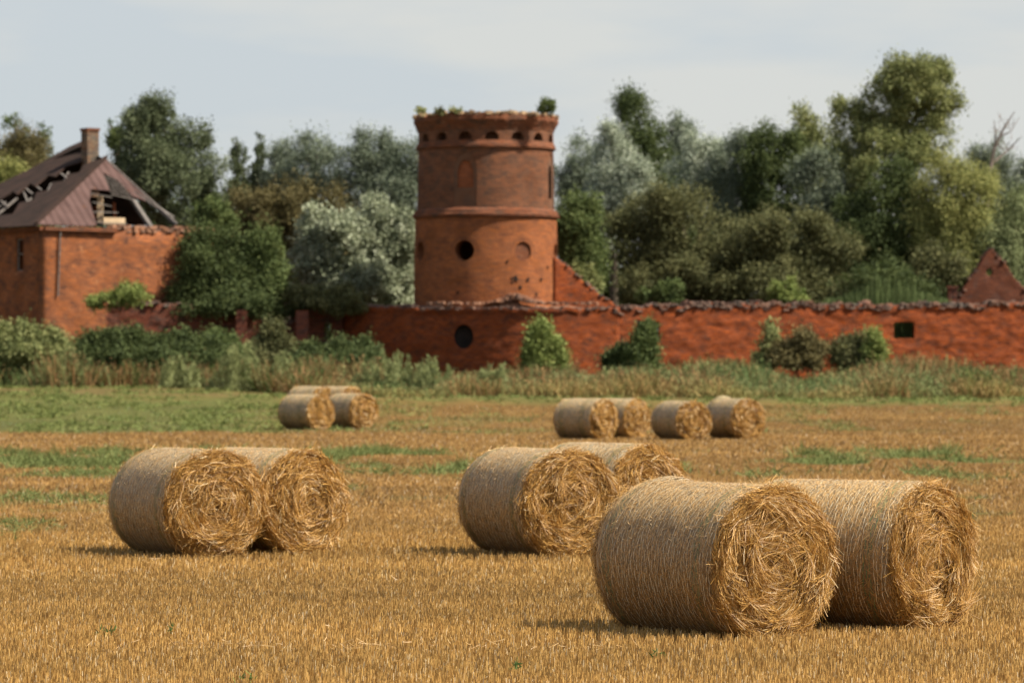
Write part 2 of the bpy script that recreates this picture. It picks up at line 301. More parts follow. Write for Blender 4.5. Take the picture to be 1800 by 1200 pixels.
# ---------------------------------------------------------------- bales
def straw_cols(n, kind='gold'):
    t = rnd(n)[:, None]
    a = np.array([0.28, 0.130, 0.024]); b = np.array([0.62, 0.355, 0.090]); c = a * (1 - t) + b * t
    k = rng.random(n)
    c[k < 0.06] = np.array([0.70, 0.52, 0.27]); c[(k > 0.82)] *= 0.55
    if kind == 'pale': c = c * 0.35 + np.array([0.44, 0.32, 0.17]) * (0.45 + 0.55 * t)
    if kind == 'weathered':
        c = c * 0.35 + np.array([0.50, 0.36, 0.19]) * (0.30 + 0.7 * t)
    return c
def build_bale(name, loc, rz, Rd, Ln, label, group, seed, nface, nside, wid, hollow=0.3, grooves=1.0, bump_back=0.0, faceK='gold', sag=0.02, nrings=44, rsc=1.0):
    """axis along local x: +x end is the front end; origin on the ground under its middle"""
    global rng
    rng = np.random.default_rng(seed)
    root = empty(name, loc, rz, label, 'bale', group)
    ph1, ph2 = seed * 1.7, seed * 2.9
    def rad(x, a):                                   # body radius along the axis and round it
        r = Rd * (1 + 0.012 * np.sin(2 * a + ph1) + 0.008 * np.sin(3 * a + ph2) + 0.010 * (vnoise(x * 6 + seed, a * 2.5, seed) - 0.5))
        e = np.abs(x) / (Ln / 2)
        r = r * (1 - 0.035 * np.clip((e - 0.88) / 0.12, 0, 1) ** 2)
        if bump_back: r = r * (1 + bump_back * np.exp(-((x + Ln * 0.36) / 0.13) ** 2) * np.exp(-((a - PI / 2) / 0.7) ** 2))
        return r
    def pt(x, a, extra=0.0):
        r = rad(x, a) + extra; z = Rd + r * np.sin(a) * 1.0 - 0.035; z = np.where(z < 0.05, 0.05 + (z - 0.05) * 0.35, z)
        return np.stack([x, r * np.cos(a) * (1 + 0.02 * np.clip(-np.sin(a), 0, 1)), z], -1)
    # wrapped side
    nx, na = 40, 96
    xs = np.linspace(-Ln / 2, Ln / 2, nx); aa = np.linspace(0, 2 * PI, na, endpoint=False)
    XX, AA = np.meshgrid(xs, aa, indexing='ij')
    V = pt(XX, AA, (rng.random(XX.shape) - 0.5) * 0.008)
    id_ = np.arange(nx * na).reshape(nx, na)
    fc = np.stack([id_[:-1, :], id_[1:, :], np.roll(id_, -1, 1)[1:, :], np.roll(id_, -1, 1)[:-1, :]], -1).reshape(-1, 4)
    wt = np.clip(0.5 + 0.55 * np.sin(AA), 0, 1).reshape(-1, 1); cb = (np.array([0.16, 0.095, 0.04]) * (1 - wt) + np.array([0.36, 0.265, 0.14]) * wt) * (0.6 + 0.7 * rng.random((nx * na, 1)))  # paler top, browner underside: bleaching plus sun and shade put into the colour
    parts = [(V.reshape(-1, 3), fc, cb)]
    n = nside
    x = rnd(n, -Ln / 2, Ln / 2); a = rnd(n, 0, 2 * PI)
    p = pt(x, a, rnd(n, 0.0, 0.008)); nr_ = norm(np.stack([np.zeros(n), np.cos(a), np.sin(a)], -1)); tang = np.stack([np.zeros(n), -np.sin(a), np.cos(a)], -1)
    wa = np.clip(0.5 + 0.55 * np.sin(a), 0, 1)[:, None]  # same tint for the straws: bleached, sunlit top and shaded brown below
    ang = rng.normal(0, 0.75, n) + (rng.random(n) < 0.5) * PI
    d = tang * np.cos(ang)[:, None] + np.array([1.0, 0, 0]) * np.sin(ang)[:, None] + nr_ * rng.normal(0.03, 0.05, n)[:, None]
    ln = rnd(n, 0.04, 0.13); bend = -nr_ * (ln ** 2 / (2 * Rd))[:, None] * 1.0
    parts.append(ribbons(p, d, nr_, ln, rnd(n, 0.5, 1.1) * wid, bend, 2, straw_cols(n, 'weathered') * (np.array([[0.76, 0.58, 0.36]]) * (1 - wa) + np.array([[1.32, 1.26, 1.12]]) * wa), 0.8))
    # whiskers poking through
    n = nside // 4; x = rnd(n, -Ln / 2, Ln / 2); a = rnd(n, -0.5, PI + 0.5); p = pt(x, a)
    nr_ = norm(np.stack([np.zeros(n), np.cos(a), np.sin(a)], -1)); d = nr_ * rnd(n, 0.15, 0.8)[:, None] + rng.normal(0, 0.8, (n, 3))
    parts.append(ribbons(p, d, rng.normal(0, 1, (n, 3)), rnd(n, 0.01, 0.045), rnd(n, 0.5, 0.9) * wid, None, 1, straw_cols(n, 'pale'), 0.5))
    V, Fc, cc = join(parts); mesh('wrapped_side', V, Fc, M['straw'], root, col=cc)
    # net: rings of slack twine round the side, green near the edges
    parts = []; ns = 90
    for k in range(nrings):
        x0 = -Ln / 2 + 0.02 + (Ln - 0.04) * (k + rng.normal(0, 0.12)) / (nrings - 1)
        gshare = (k in (3, 4, 5, nrings - 7, nrings - 6, nrings - 5))
        a = np.linspace(0, 2 * PI, ns + 1); xw = x0 + 0.006 * np.sin(a * 9 + k) + 0.004 * np.sin(a * 31 + 2 * k) + 0.05 * (k / nrings - 0.5) * np.sin(a)
        xw = np.clip(xw, -Ln / 2 + 0.004, Ln / 2 - 0.004)
        lift = 0.0045 + 0.0045 * np.sin(a * 23 + k * 3) + 0.004 * (vnoise(a * 14, a * 0 + k * 3.3, seed) - .5); wv = 0.0025 * rsc
        A = pt(xw - wv, a, lift); B = pt(xw + wv, a, lift)
        VV = np.stack([A, B], 1).reshape(-1, 3); b0 = np.arange(ns) * 2
        ff = np.stack([b0, b0 + 1, b0 + 3, b0 + 2], -1)
        tcol = np.array([0.10, 0.24, 0.10]) if gshare else np.array([0.80, 0.67, 0.45])
        cc = tcol * (0.65 + 0.5 * rng.random((len(VV), 1)))
        parts.append((VV, ff, cc))
    V, Fc, cc = join(parts); mesh('net_wrap', V, Fc, M['net'], root, col=cc)
    # two straw ends
    for s in (1, -1):
        nf = int(nface * 1.5) if s == 1 else nface // 4
        nrr, nph = 26, 84
        def relief(r, phi):
            q = r / Rd
            g = (fbm(q * 5 + 0.35 * np.sin(phi + ph1), phi / (2 * PI) * 5 + 7 + q, seed + 4, 3) - 0.5) * 0.17 * grooves
            g2 = (vnoise(r * np.cos(phi) * 11 + 40, r * np.sin(phi) * 11 + 40, seed) - 0.5) * 0.055 * grooves
            dome = 0.045 * (1 - q ** 3)
            hol = -hollow * 0.22 * np.exp(-((r * np.cos(phi) - 0.06) ** 2 + (r * np.sin(phi) + 0.10) ** 2) / 0.035)
            return (g + g2) * np.clip((1.02 - q) * 7, 0, 1) + dome + hol
        rr = np.linspace(0.0, 1, nrr) ** 0.8; pp = np.linspace(0, 2 * PI, nph, endpoint=False)
        RR, PP = np.meshgrid(rr, pp, indexing='ij')
        def face_pt(r, phi, off):
            rmax = rad(np.full_like(r, s * Ln / 2), phi)
            rr_ = r * rmax; z = Rd + rr_ * np.sin(phi) - 0.035; z = np.where(z < 0.05, 0.05 + (z - 0.05) * 0.35, z)
            return np.stack([s * (Ln / 2 + relief(rr_, phi) + off), rr_ * np.cos(phi) * (1 + 0.02 * np.clip(-np.sin(phi), 0, 1)), z], -1)
        V = face_pt(RR, PP, 0.0); id_ = np.arange(nrr * nph).reshape(nrr, nph); q = np.roll(id_, -1, 1)
        fc = np.stack([id_[:-1], id_[1:], q[1:], q[:-1]], -1).reshape(-1, 4)
        if s == -1: fc = fc[:, ::-1]
        parts = [(V.reshape(-1, 3), fc, np.array([0.09, 0.042, 0.012]) * (0.5 + 0.5 * rng.random((nrr * nph, 1))))]  # disc behind the straws, coloured dark for the shadows in their gaps
        n = nf; u = np.sqrt(rng.random(n)); phi = rnd(n, 0, 2 * PI)
        p = face_pt(u, phi, rng.normal(0.002, 0.014, n))
        p[:, 0] += s * grooves * ((vnoise(p[:, 1] * 15 + 9, p[:, 2] * 15 + 5, seed + 3) - 0.5) * 0.07 + (vnoise(p[:, 1] * 6 + 2, p[:, 2] * 6 + 5, seed + 6) - 0.5) * 0.05) * np.clip((1 - u) * 6, 0.1, 1)
        tang = np.stack([np.zeros(n), -np.sin(phi), np.cos(phi)], -1); radv = np.stack([np.zeros(n), np.cos(phi), np.sin(phi)], -1)
        # clumps of straw share a direction
        cl = (vnoise(p[:, 1] * 9 + 20, p[:, 2] * 9 + 20, seed + 8) - 0.5) * 3.2
        ang = rng.normal(0, 0.45, n) + 0.8 * cl * np.clip(1.15 - u * 0.6, 0, 1) + (rng.random(n) < 0.5) * PI
        ax = np.array([s * 1.0, 0, 0])
        d = tang * np.cos(ang)[:, None] + radv * np.sin(ang)[:, None] + ax * rng.normal(0.10, 0.26, n)[:, None]
        ln = rnd(n, 0.05, 0.20) * (0.8 + 0.4 * rsc * 0.6); bend = -radv * (ln ** 2 / (2 * Rd * np.clip(u, 0.35, 1)))[:, None] * 1.2 + rng.normal(0, 0.012, (n, 3))
        nn = ax + rng.normal(0, 0.55, (n, 3))
        # keep ends inside the rim apart from a few stragglers
        tip = p + norm(d) * ln[:, None] + bend; rt = np.hypot(tip[:, 1], tip[:, 2] - Rd); over = rt > Rd * 1.015
        keep = ~over | (rng.random(n) < 0.22)
        tipz = tip[:, 2] > 0.0
        keep &= tipz
        p, d, nn, ln, bend = p[keep], d[keep], nn[keep], ln[keep], bend[keep]; m_ = len(p)
        parts.append(ribbons(p, d, nn, ln, rnd(m_, 0.55, 1.25) * wid, bend, 2, straw_cols(m_, faceK), 0.75))
        # frayed rim
        n = nf // 5 if s == 1 else nface // 7; phi = rnd(n, -1.2, PI + 1.2); p = face_pt(rnd(n, 0.93, 1.01), phi, rnd(n, -0.05, 0.03))
        tang = np.stack([np.zeros(n), -np.sin(phi), np.cos(phi)], -1); radv = np.stack([np.zeros(n), np.cos(phi), np.sin(phi)], -1)
        d = tang * rng.choice([-1, 1], n)[:, None] + radv * rnd(n, -0.35, 0.32)[:, None] + ax * rng.normal(0.1, 0.35, n)[:, None]
        parts.append(ribbons(p, d, radv + rng.normal(0, .4, (n, 3)), rnd(n, 0.04, 0.13), rnd(n, 0.5, 1.0) * wid, rng.normal(0, 0.01, (n, 3)), 1, straw_cols(n, faceK), 0.6))
        V, Fc, cc = join(parts); V[:, 2] = np.maximum(V[:, 2], 0.004)
        mesh('straw_end', V, Fc, M['straw'], root, col=cc)
    return root
def bale_at(xl, xr, top, bot, D=1.25, dep=None, th=None, ln=None):
    """from the outline of the near end: where it stands and how it is turned"""
    H = bot - top; Y = dep or F * D / H; rel = math.acos(min(1, (xr - xl) / H)) if th is None else R(th)
    cx = (xl + xr) / 2; X0 = px(cx, Y); ray = math.atan2(X0, Y); thw = rel - ray
    nx_, ny_ = math.sin(thw), -math.cos(thw); Ln = ln or 1.22 * D; D += 0.07 + (0.04 if Y > 40 else 0)
    bx, by = X0 - nx_ * (Ln / 2 + .05), Y - ny_ * (Ln / 2 + .05)
    return dict(loc=(bx, by, tz(bx, by) - 0.0), rz=math.atan2(ny_, nx_), Rd=D / 2, Ln=Ln)
near = 'round straw bales standing on the near stubble'
farL = 'far round bales on the left of the field'; farR = 'far round bales in a row on the right of the field'
def bale(lbl, grp, seed, nface, nside, wid, geo, **k):
    return build_bale('straw_bale', geo['loc'], geo['rz'], geo['Rd'], geo['Ln'], lbl, grp, seed, nface, nside, wid, **k)
bale('round bale nearest the camera, net wrapped, hairy straw end turned right', near, 11, 26000, 21000, 0.0040, bale_at(1262, 1465, 845, 1113), hollow=0.5, grooves=1.35, bump_back=0.06)
bale('large round bale half hidden behind the nearest bale, rightmost in the field', near, 12, 23000, 17000, 0.0040, bale_at(1573, 1708, 838, 1105, D=1.25, dep=32.4), hollow=1.0, grooves=1.7, faceK='gold')
bale('middle round bale in front of its twin, smooth grey side and ragged golden end', near, 13, 16000, 11000, 0.0060, bale_at(925, 1083, 790, 972, ln=1.6), hollow=0.5, grooves=1.5, rsc=1.4)
bale('round bale whose tip peeks out behind the middle bale, base hidden', near, 14, 14000, 8000, 0.0060, bale_at(1075, 1207, 796, 968, ln=1.6), hollow=0.3, grooves=1.3, rsc=1.4)
bale('leftmost round straw bale of the field, brown wrapped side and coarse spiral end', near, 15, 16000, 11000, 0.0060, bale_at(298, 462, 788, 970, ln=1.6), hollow=0.25, grooves=1.4, rsc=1.4)
bale('round bale tucked against the right of the leftmost bale, bulging golden end', near, 16, 16000, 10000, 0.0060, bale_at(467, 610, 785, 966, D=1.235, dep=47.3, ln=1.6), hollow=0.2, grooves=1.4, rsc=1.4)
far = dict(hollow=0.2, grooves=1.2, rsc=1.6, nrings=22)
bale('far left bale at the front left of its cluster of four', farL, 21, 2500, 1500, 0.022, bale_at(541.7, 587.5, 688, 746, ln=1.7, dep=143.4), **far)
bale('far left bale at the front right of its cluster of four', farL, 22, 2500, 1500, 0.022, bale_at(616, 664, 687, 745.5, ln=1.7, dep=145.6), **far)
bale('far bale at the back left of the cluster, only its top showing', farL, 23, 1500, 1200, 0.022, bale_at(548, 590, 675, 730, dep=155), **far)
bale('far bale at the back right of the cluster, only its top showing', farL, 24, 1500, 1200, 0.022, bale_at(598, 640, 675, 730, dep=155), **far)
bale('far bale at the left end of the right hand row of four', farR, 25, 2500, 1500, 0.02, bale_at(1040, 1085, 700, 767.5, ln=1.6), **far)
bale('far bale in the row of four half hidden by the one at the left end', farR, 26, 2500, 1500, 0.02, bale_at(1098, 1143, 700, 766, ln=1.6), **far)
bale('smaller far bale standing third from the left in the row of four', farR, 27, 2500, 1500, 0.02, bale_at(1192, 1247, 706, 768, D=1.19, dep=123.5, ln=1.75), **far)
bale('far bale at the right end of the row with a bump on its top', farR, 28, 2500, 1500, 0.02, bale_at(1289, 1342, 704, 767, D=1.25, dep=125.5, ln=1.7), bump_back=0.14, **far)
rng = np.random.default_rng(99)

# ---------------------------------------------------------------- stubble and field weeds
def scatter(n, y0, y1, m=1.15, pad=2.2):
    # uniform over the wedge the camera could see
    y = np.sqrt(rng.random(n) * (y1 ** 2 - y0 ** 2) + y0 ** 2); x = (rng.random(n) * 2 - 1) * (y * 0.1333 * m + pad)
    return x, y
def stubble_zone(n, y0, y1, h0, h1, w0, w1, gate=True):
    x, y = scatter(n, y0, y1)
    rowp = 0.125; x = np.where(rng.random(n) < 0.65, np.round(x / rowp) * rowp + rng.normal(0, 0.022, n), x)
    g = green(x, y)
    k = rng.random(n) > g * 0.85
    k &= (vnoise(x * 0.6, y * 0.5, 3) + rng.random(n) * 0.9) > 0.25
    x, y = x[k], y[k]; n = len(x)
    p = np.stack([x, y, terr(x, y) - 0.005], -1)
    lay = rng.random(n) < 0.06
    d = np.stack([rng.normal(0.03, 0.10, n), rng.normal(0, 0.10, n), np.ones(n)], -1)
    d[lay] += rng.normal(0, 1.2, (lay.sum(), 3)) * np.array([1, 1, 0.2])
    nn = np.stack([rng.normal(0, 0.7, n), -np.ones(n), np.zeros(n)], -1)
    lf = 0.9 + 0.2 * fbm(x * 0.35, y * 0.16, 77, 3)
    ln = rnd(n, h0, h1) * lf
    t = rnd(n)[:, None]
    c = np.array([0.35, 0.182, 0.045]) * (1 - t) + np.array([0.57, 0.355, 0.110]) * t
    k2 = rng.random(n); c[k2 < 0.05] = (0.66, 0.52, 0.31); c[k2 > 0.9] *= 0.6
    gg = gcol(x, y); tint = gg / GOLD; c = c * np.clip(tint, 0.3, 1.4) * (0.72 + 0.5 * fbm(x * 0.07, y * 0.9, 71, 3) + 0.12 * (fbm(x * 1.5, y * 0.8, 72, 2) - .5))[:, None]
    return ribbons(p, d, nn, ln, rnd(n, w0, w1), None, 1, c, 0.8)
parts = [stubble_zone(360000, 24, 40, 0.05, 0.105, 0.0032, 0.0062), stubble_zone(250000, 40, 62, 0.05, 0.10, 0.0048, 0.009),
         stubble_zone(170000, 62, 100, 0.045, 0.09, 0.009, 0.016), stubble_zone(120000, 100, 168, 0.045, 0.09, 0.016, 0.028)]
V, Fc, cc = join(parts); tag(mesh('stubble', V, Fc, M['stubble'], col=cc), 'cut golden straw stubble covering the whole field', 'stubble', kind='stuff')
# loose straws lying on top
n = 1500; x, y = scatter(n, 25, 75); lnz = (np.abs(((y - 29.6 - 0.25 * np.sin(x))) ) < 0.35) | (rng.random(n) < 0.5); x, y = x[lnz], y[lnz]
x2, y2 = rnd(220, -3.6, 1.0), 30.2 + rng.normal(0, 0.16, 220); x = np.concatenate([x, x2]); y = np.concatenate([y, y2]); n = len(x)
p = np.stack([x, y, terr(x, y) + rnd(n, 0.02, 0.085)], -1); d = np.stack([rng.normal(0, 1, n), rng.normal(0, 0.7, n), rng.normal(0.0, 0.28, n)], -1)
t = rnd(n)[:, None]; c = np.array([0.36, 0.21, 0.08]) * (1 - t) + np.array([0.56, 0.38, 0.17]) * t
V, Fc, cc = ribbons(p, d, np.stack([np.zeros(n), -np.ones(n), rnd(n, 0, 1)], -1), rnd(n, 0.03, 0.11), rnd(n, 0.0035, 0.006) * (1 + (y - 25) / 40), rng.normal(0, 0.02, (n, 3)), 2, c, 0.8)
tag(mesh('loose_straw', V, Fc, M['straw'], col=cc), 'loose pale straws lying across the stubble', 'straw', kind='stuff')
# green field weeds
def weed_zone(n, y0, y1, h0, h1, w0, w1):
    x, y = scatter(n, y0, y1); g = green(x, y); k = (rng.random(n) < g ** 1.3) & (vnoise(x * 0.9, y * 0.5, 91) + vnoise(x * 3, y * 1.5, 92) * 0.5 + rng.random(n) * 0.3 > 0.92); x, y, g = x[k], y[k], g[k]; n = len(x)
    bush = 0.35 + 1.3 * vnoise(x * 1.1, y * 0.6, 55)
    p = np.stack([x, y, terr(x, y)], -1); d = np.stack([rng.normal(0, 0.6, n), rng.normal(0, 0.6, n), np.ones(n)], -1)
    far = sstep((y - 130) / 20)[:, None]; t = rnd(n)[:, None]
    c = (np.array([0.09, 0.12, 0.032]) * (1 - t) + np.array([0.20, 0.225, 0.07]) * t) * (1 - far) + (np.array([0.09, 0.125, 0.03]) * (1 - t) + np.array([0.21, 0.225, 0.065]) * t) * far
    ln = rnd(n, h0, h1) * bush
    return ribbons(p, d, np.stack([rng.normal(0, .7, n), -np.ones(n), rng.normal(0.3, .3, n)], -1), ln, rnd(n, w0, w1), d * np.array([0.1, 0.1, -0.05]), 2, c, 0.3)
parts = [weed_zone(50000, 48, 84, 0.10, 0.22, 0.011, 0.022), weed_zone(110000, 82, 110, 0.12, 0.34, 0.018, 0.036), weed_zone(85000, 134, 192, 0.08, 0.26, 0.03, 0.07)]
V, Fc, cc = join(parts); tag(mesh('field_weeds', V, Fc, M['weed'], col=cc), 'low green weeds growing in bands across the stubble', 'weeds', kind='stuff')
for i, (qx, qy, sz) in enumerate([(182, 1112, 1.0), (194, 1111, 0.8), (435, 1190, 1.1), (1155, 1150, 0.9), (300, 1106, 0.5), (905, 1172, 0.8)]):
    D = 14580 / (qy - HY); n = 20; X0 = px(qx, D); p = np.stack([X0 + rng.normal(0, .03, n) * sz, D + rng.normal(0, .03, n), terr(X0, D) + rnd(n, 0.03, 0.1)], -1)
    V, Fc, cc = ribbons(p, rng.normal(0, 1, (n, 3)) + [0, 0, 1.0], rng.normal(0, 1, (n, 3)) + [0, -1, 0], rnd(n, .02, .055), rnd(n, .008, .016), None, 1, np.array([[0.10, 0.16, 0.04]]) * rnd(n, .6, 1.4)[:, None], 0.5)
    tag(mesh('seedling', V, Fc, M['weed'], col=cc), ['small green seedling in the stubble at lower left, left of a pair', 'small green seedling in the stubble at lower left, right of a pair', 'green seedling at the bottom edge left of centre', 'green seedling just below the nearest bale, at its left corner', 'tiny green sprout right of the seedling pair at lower left', 'green sprout near the bottom edge at centre'][i], 'seedling', 'green seedlings in the stubble')

# ---------------------------------------------------------------- tall weeds before the wall
n = 95000; y = rnd(n, 176, 196.5); x = (rng.random(n) * 2 - 1) * (y * 0.1333 * 1.12 + 1)
lft = sstep((-6 - x) / 12); k = y > 178 + lft * 9 + 3 * vnoise(x * 0.4, y * 0, 8); x, y = x[k], y[k]
xx = np.abs(x) ; n = len(x)
clump = fbm(x * 0.45, y * 0.22, 61, 3); cl2 = vnoise(x * 0.18, y * 0.12, 62)
hh = (0.35 + 1.35 * clump) * (0.62 + 0.85 * vnoise(x * 0.5, y * 0.1, 64)) * (0.5 + 0.5 * sstep((y - 179) / 8)) * rnd(n, 0.45, 1.0) * 1.35
p = np.stack([x, y, terr(x, y)], -1); d = np.stack([rng.normal(0, 0.28, n), rng.normal(0, 0.28, n), np.ones(n)], -1)
pal = np.array([[0.17, 0.17, 0.05], [0.27, 0.20, 0.075], [0.12, 0.17, 0.055], [0.21, 0.22, 0.085], [0.27, 0.16, 0.065], [0.09, 0.13, 0.035]])
sel = np.clip(((clump * 0.6 + cl2 * 0.6 + rng.normal(0, 0.10, n)) * 6).astype(int) % 6, 0, 5); c = pal[sel] * rnd(n, 0.6, 1.35)[:, None]
frn = sstep((183 - y) / 5)[:, None] * (1 - lft[k][:, None] * 0.5); c = c * (1 - 0.6 * frn) + np.array([0.33, 0.25, 0.08]) * 0.6 * frn
V1 = ribbons(p, d, np.stack([rng.normal(0, .8, n), -np.ones(n), rng.normal(0.2, .3, n)], -1), hh, rnd(n, 0.03, 0.075), d * np.array([[0.25, 0.25, -0.12]]), 2, c, 0.4)
# leaflets along the stems
m_ = 90000; ix = rng.integers(0, n, m_); pp = p[ix] + d[ix] * (hh[ix] * rnd(m_, 0.25, 1.0))[:, None]
V2 = ribbons(pp, rng.normal(0, 1, (m_, 3)) + [0, 0, 0.6], rng.normal(0, 1, (m_, 3)) + [0, -0.8, 0.5], rnd(m_, 0.06, 0.16), rnd(m_, 0.04, 0.08), None, 1, c[ix] * rnd(m_, 0.8, 1.25)[:, None], 0.4)
V, Fc, cc = join([V1, V2]); tag(mesh('tall_weeds', V, Fc, M['weed'], col=cc), 'belt of tall dry and green weeds along the foot of the brick wall', 'weeds', kind='stuff')

# ---------------------------------------------------------------- trees and shrubs
PAL = {  # dark, mid, light
    'silver': [(0.10, 0.12, 0.08), (0.24, 0.27, 0.19), (0.48, 0.50, 0.40)],
    'palesilver': [(0.085, 0.10, 0.055), (0.20, 0.22, 0.135), (0.42, 0.44, 0.31)],
    'birch': [(0.042, 0.054, 0.026), (0.085, 0.102, 0.050), (0.150, 0.168, 0.088)],
    'palewillow': [(0.07, 0.088, 0.038), (0.155, 0.18, 0.08), (0.27, 0.29, 0.14)],
    'grey': [(0.06, 0.078, 0.048), (0.115, 0.138, 0.088), (0.21, 0.235, 0.165)],
    'dark': [(0.030, 0.042, 0.015), (0.056, 0.074, 0.025), (0.095, 0.115, 0.038)],
    'green': [(0.042, 0.060, 0.020), (0.080, 0.105, 0.034), (0.135, 0.16, 0.055)],
    'olive': [(0.045, 0.05, 0.02), (0.088, 0.09, 0.036), (0.15, 0.142, 0.058)],
    'brown': [(0.055, 0.050, 0.021), (0.105, 0.088, 0.036), (0.155, 0.125, 0.05)],
    'yellow': [(0.085, 0.098, 0.03), (0.175, 0.18, 0.055), (0.30, 0.285, 0.10)],
    'lime': [(0.08, 0.11, 0.028), (0.15, 0.18, 0.05), (0.23, 0.255, 0.08)],
    'willow': [(0.068, 0.084, 0.032), (0.155, 0.17, 0.062), (0.30, 0.30, 0.125)],
}
def crown_mesh(blobs, D, n, pal, leaf, seed, weep=0.0, depth=0.85, clump=0.55, up=0.0, per=46):
    r = np.random.default_rng(seed); pc = np.array(PAL[pal])
    lob = []
    tot = sum(b[2] * b[3] for b in blobs)
    for (cx, cy, rx, ry) in blobs:
        c = np.array(P(cx, cy, D)); a = np.array([rx / F * D, rx / F * D * depth, ry / F * D])
        lob.append((c, a * 0.86, a[0] * a[2] * 1.0))
        for j in range(int(10 + rx * 0.10)):
            v = r.normal(0, 1, 3); v /= np.linalg.norm(v); v[1] = -abs(v[1]) if r.random() < 0.75 else v[1]
            s_ = r.uniform(0.16, 0.36) ; lob.append((c + v * a * r.uniform(0.70, 1.10), np.array([a[0], a[0], min(a[2], a[0] * 1.5)]) * s_ * np.array([1, 1, 1.0 + up]), a[0] * a[2] * 0.16))
    w = np.array([l[2] for l in lob]); w /= w.sum(); nc = max(6, n // per)
    li = r.choice(len(lob), nc, p=w)
    cen = np.zeros((nc, 3)); out = np.zeros((nc, 3))
    for i in range(len(lob)):
        k = li == i; m = k.sum()
        if not m: continue
        v = r.normal(0, 1, (m, 3)); v /= np.linalg.norm(v, axis=1)[:, None]; v[:, 1] = np.where(r.random(m) < 0.6, -np.abs(v[:, 1]), v[:, 1])
        q = r.random(m) ** 0.22
        cen[k] = lob[i][0] + v * lob[i][1] * q[:, None]; out[k] = v
    tint = r.random(nc); ci = np.repeat(np.arange(nc), per); N_ = len(ci)
    sc = clump * r.uniform(0.6, 1.3, nc)[ci][:, None]; g = r.normal(0, 1, (N_, 3)) * 0.45
    if weep: g[:, 2] = (g[:, 2] - 0.5) * (1 + weep)
    pos = cen[ci] + g * sc
    dr = r.normal(0, 0.8, (N_, 3)) + out[ci] * 0.7 + np.array([0, 0, 0.35 + up - 2.2 * weep])
    nn = out[ci] * 0.8 + np.array([0, 0, 0.7]) + r.normal(0, 0.48, (N_, 3))
    tt = np.clip(tint[ci] * 0.65 + r.random(N_) * 0.5 - 0.08, 0, 0.999)[:, None]
    c = 1.35 * np.where(tt < 0.5, pc[0] + (pc[1] - pc[0]) * tt * 2, pc[1] + (pc[2] - pc[1]) * (tt - 0.5) * 2)
    ln = leaf * r.uniform(0.7, 1.4, N_); d = norm(dr); side = norm(np.cross(d, norm(nn))); wd = ln * (0.26 if (weep or pal in ('silver', 'grey', 'palesilver')) else 0.36)
    V = np.stack([pos, pos + d * (ln * .5)[:, None] - side * wd[:, None], pos + d * ln[:, None], pos + d * (ln * .5)[:, None] + side * wd[:, None]], 1).reshape(-1, 3)
    keep = (V.reshape(-1, 4, 3)[:, :, 2].min(1) > 0.2); V = V.reshape(-1, 4, 3)[keep].reshape(-1, 3); c = c[keep]; N_ = len(c)
    return V, np.arange(N_ * 4).reshape(-1, 4), np.repeat(c, 4, 0), lob
def plant(name, cat, label, group, blobs, D, n, pal, leaf=0.128, seed=1, trunk=None, **k):
    bx = sum(b[0] * b[2] for b in blobs) / sum(b[2] for b in blobs); X0 = px(trunk if trunk is not None else bx, D); g0 = tz(X0, D)
    root = empty(name, (X0, D, g0), 0, label, cat, group)
    V, Fc, cc, lob = crown_mesh(blobs, D, int(n * 1.8), pal, leaf, seed, **k)
    mesh('crown' if cat == 'tree' else 'foliage', V - np.array([X0, D, g0]), Fc, M['shiny_leaf'] if pal in ('silver', 'grey', 'palesilver') else M['leaf'], root, col=cc)
    r = random.Random(seed); mb = MB(); top = max(l[0][2] + l[1][2] * 0.5 for l in lob) - g0; wmax = max(l[1][0] for l in lob)
    rb = 0.045 * top * 0.5 + 0.03 if cat == 'tree' else 0.05
    lean = (bx - (trunk if trunk is not None else bx)) / F * D
    tp = lambda t: Vector((lean * t ** 1.5 + math.sin(t * 5 + seed) * 0.12 * t, 0.1 * math.sin(t * 4), -0.15 + top * 0.9 * t))
    mb.tube([tp(t / 8) for t in range(9)], [rb * (1 - 0.85 * t / 8) for t in range(9)], 8)
    for l in sorted(lob, key=lambda l: -l[2])[:9] + r.sample(lob, min(8, len(lob))):
        e = Vector(l[0]) - Vector((X0, D, g0)); t0 = max(0.15, min(0.85, (e.z - wmax * 0.5) / (top * 0.9)))
        s0 = tp(t0); md = (s0 + e) / 2 + Vector((0, 0, 0.15 * (e - s0).length)); mb.tube([s0, md, e], [rb * (1 - 0.85 * t0) * 0.55, rb * 0.22, rb * 0.08 + 0.01], 5)
    mb.build('trunk' if cat == 'tree' else 'stem', M['bark'], root, smooth=True)
    return root
TB = 'trees behind the ruins'; SB = 'shrubs behind the brick wall'; SF = 'shrubs before the brick wall'
T = lambda *a, **k: plant('tree', 'tree', *a, **k)
S_ = lambda *a, **k: plant('shrub', 'shrub', *a, **k)
# left of the tower
T('dark olive tree with twiggy top at the left edge, behind the broken roof', TB, [(5, 320, 75, 85), (45, 275, 45, 38)], 232, 15000, 'brown', seed=31)
T('thin upright twiggy tree rising at the far left edge above the others', TB, [(30, 240, 24, 38), (75, 262, 20, 32), (50, 330, 60, 60)], 236, 5500, 'green', seed=32, clump=0.4, up=0.6)
T('low yellow green bush tree at the left edge just above the roof slope', TB, [(15, 330, 48, 52)], 222, 8000, 'yellow', seed=33)
T('big rounded dark green tree rising directly behind the house roof', TB, [(275, 235, 52, 62), (262, 215, 38, 45), (300, 330, 88, 100), (345, 300, 35, 70), (225, 300, 30, 62)], 216, 34000, 'birch', seed=34, clump=0.5)
T('slender sapling between the chimney and the big rounded tree', TB, [(212, 265, 14, 44), (196, 240, 8, 24)], 218, 1500, 'green', seed=35, clump=0.35, up=0.5)
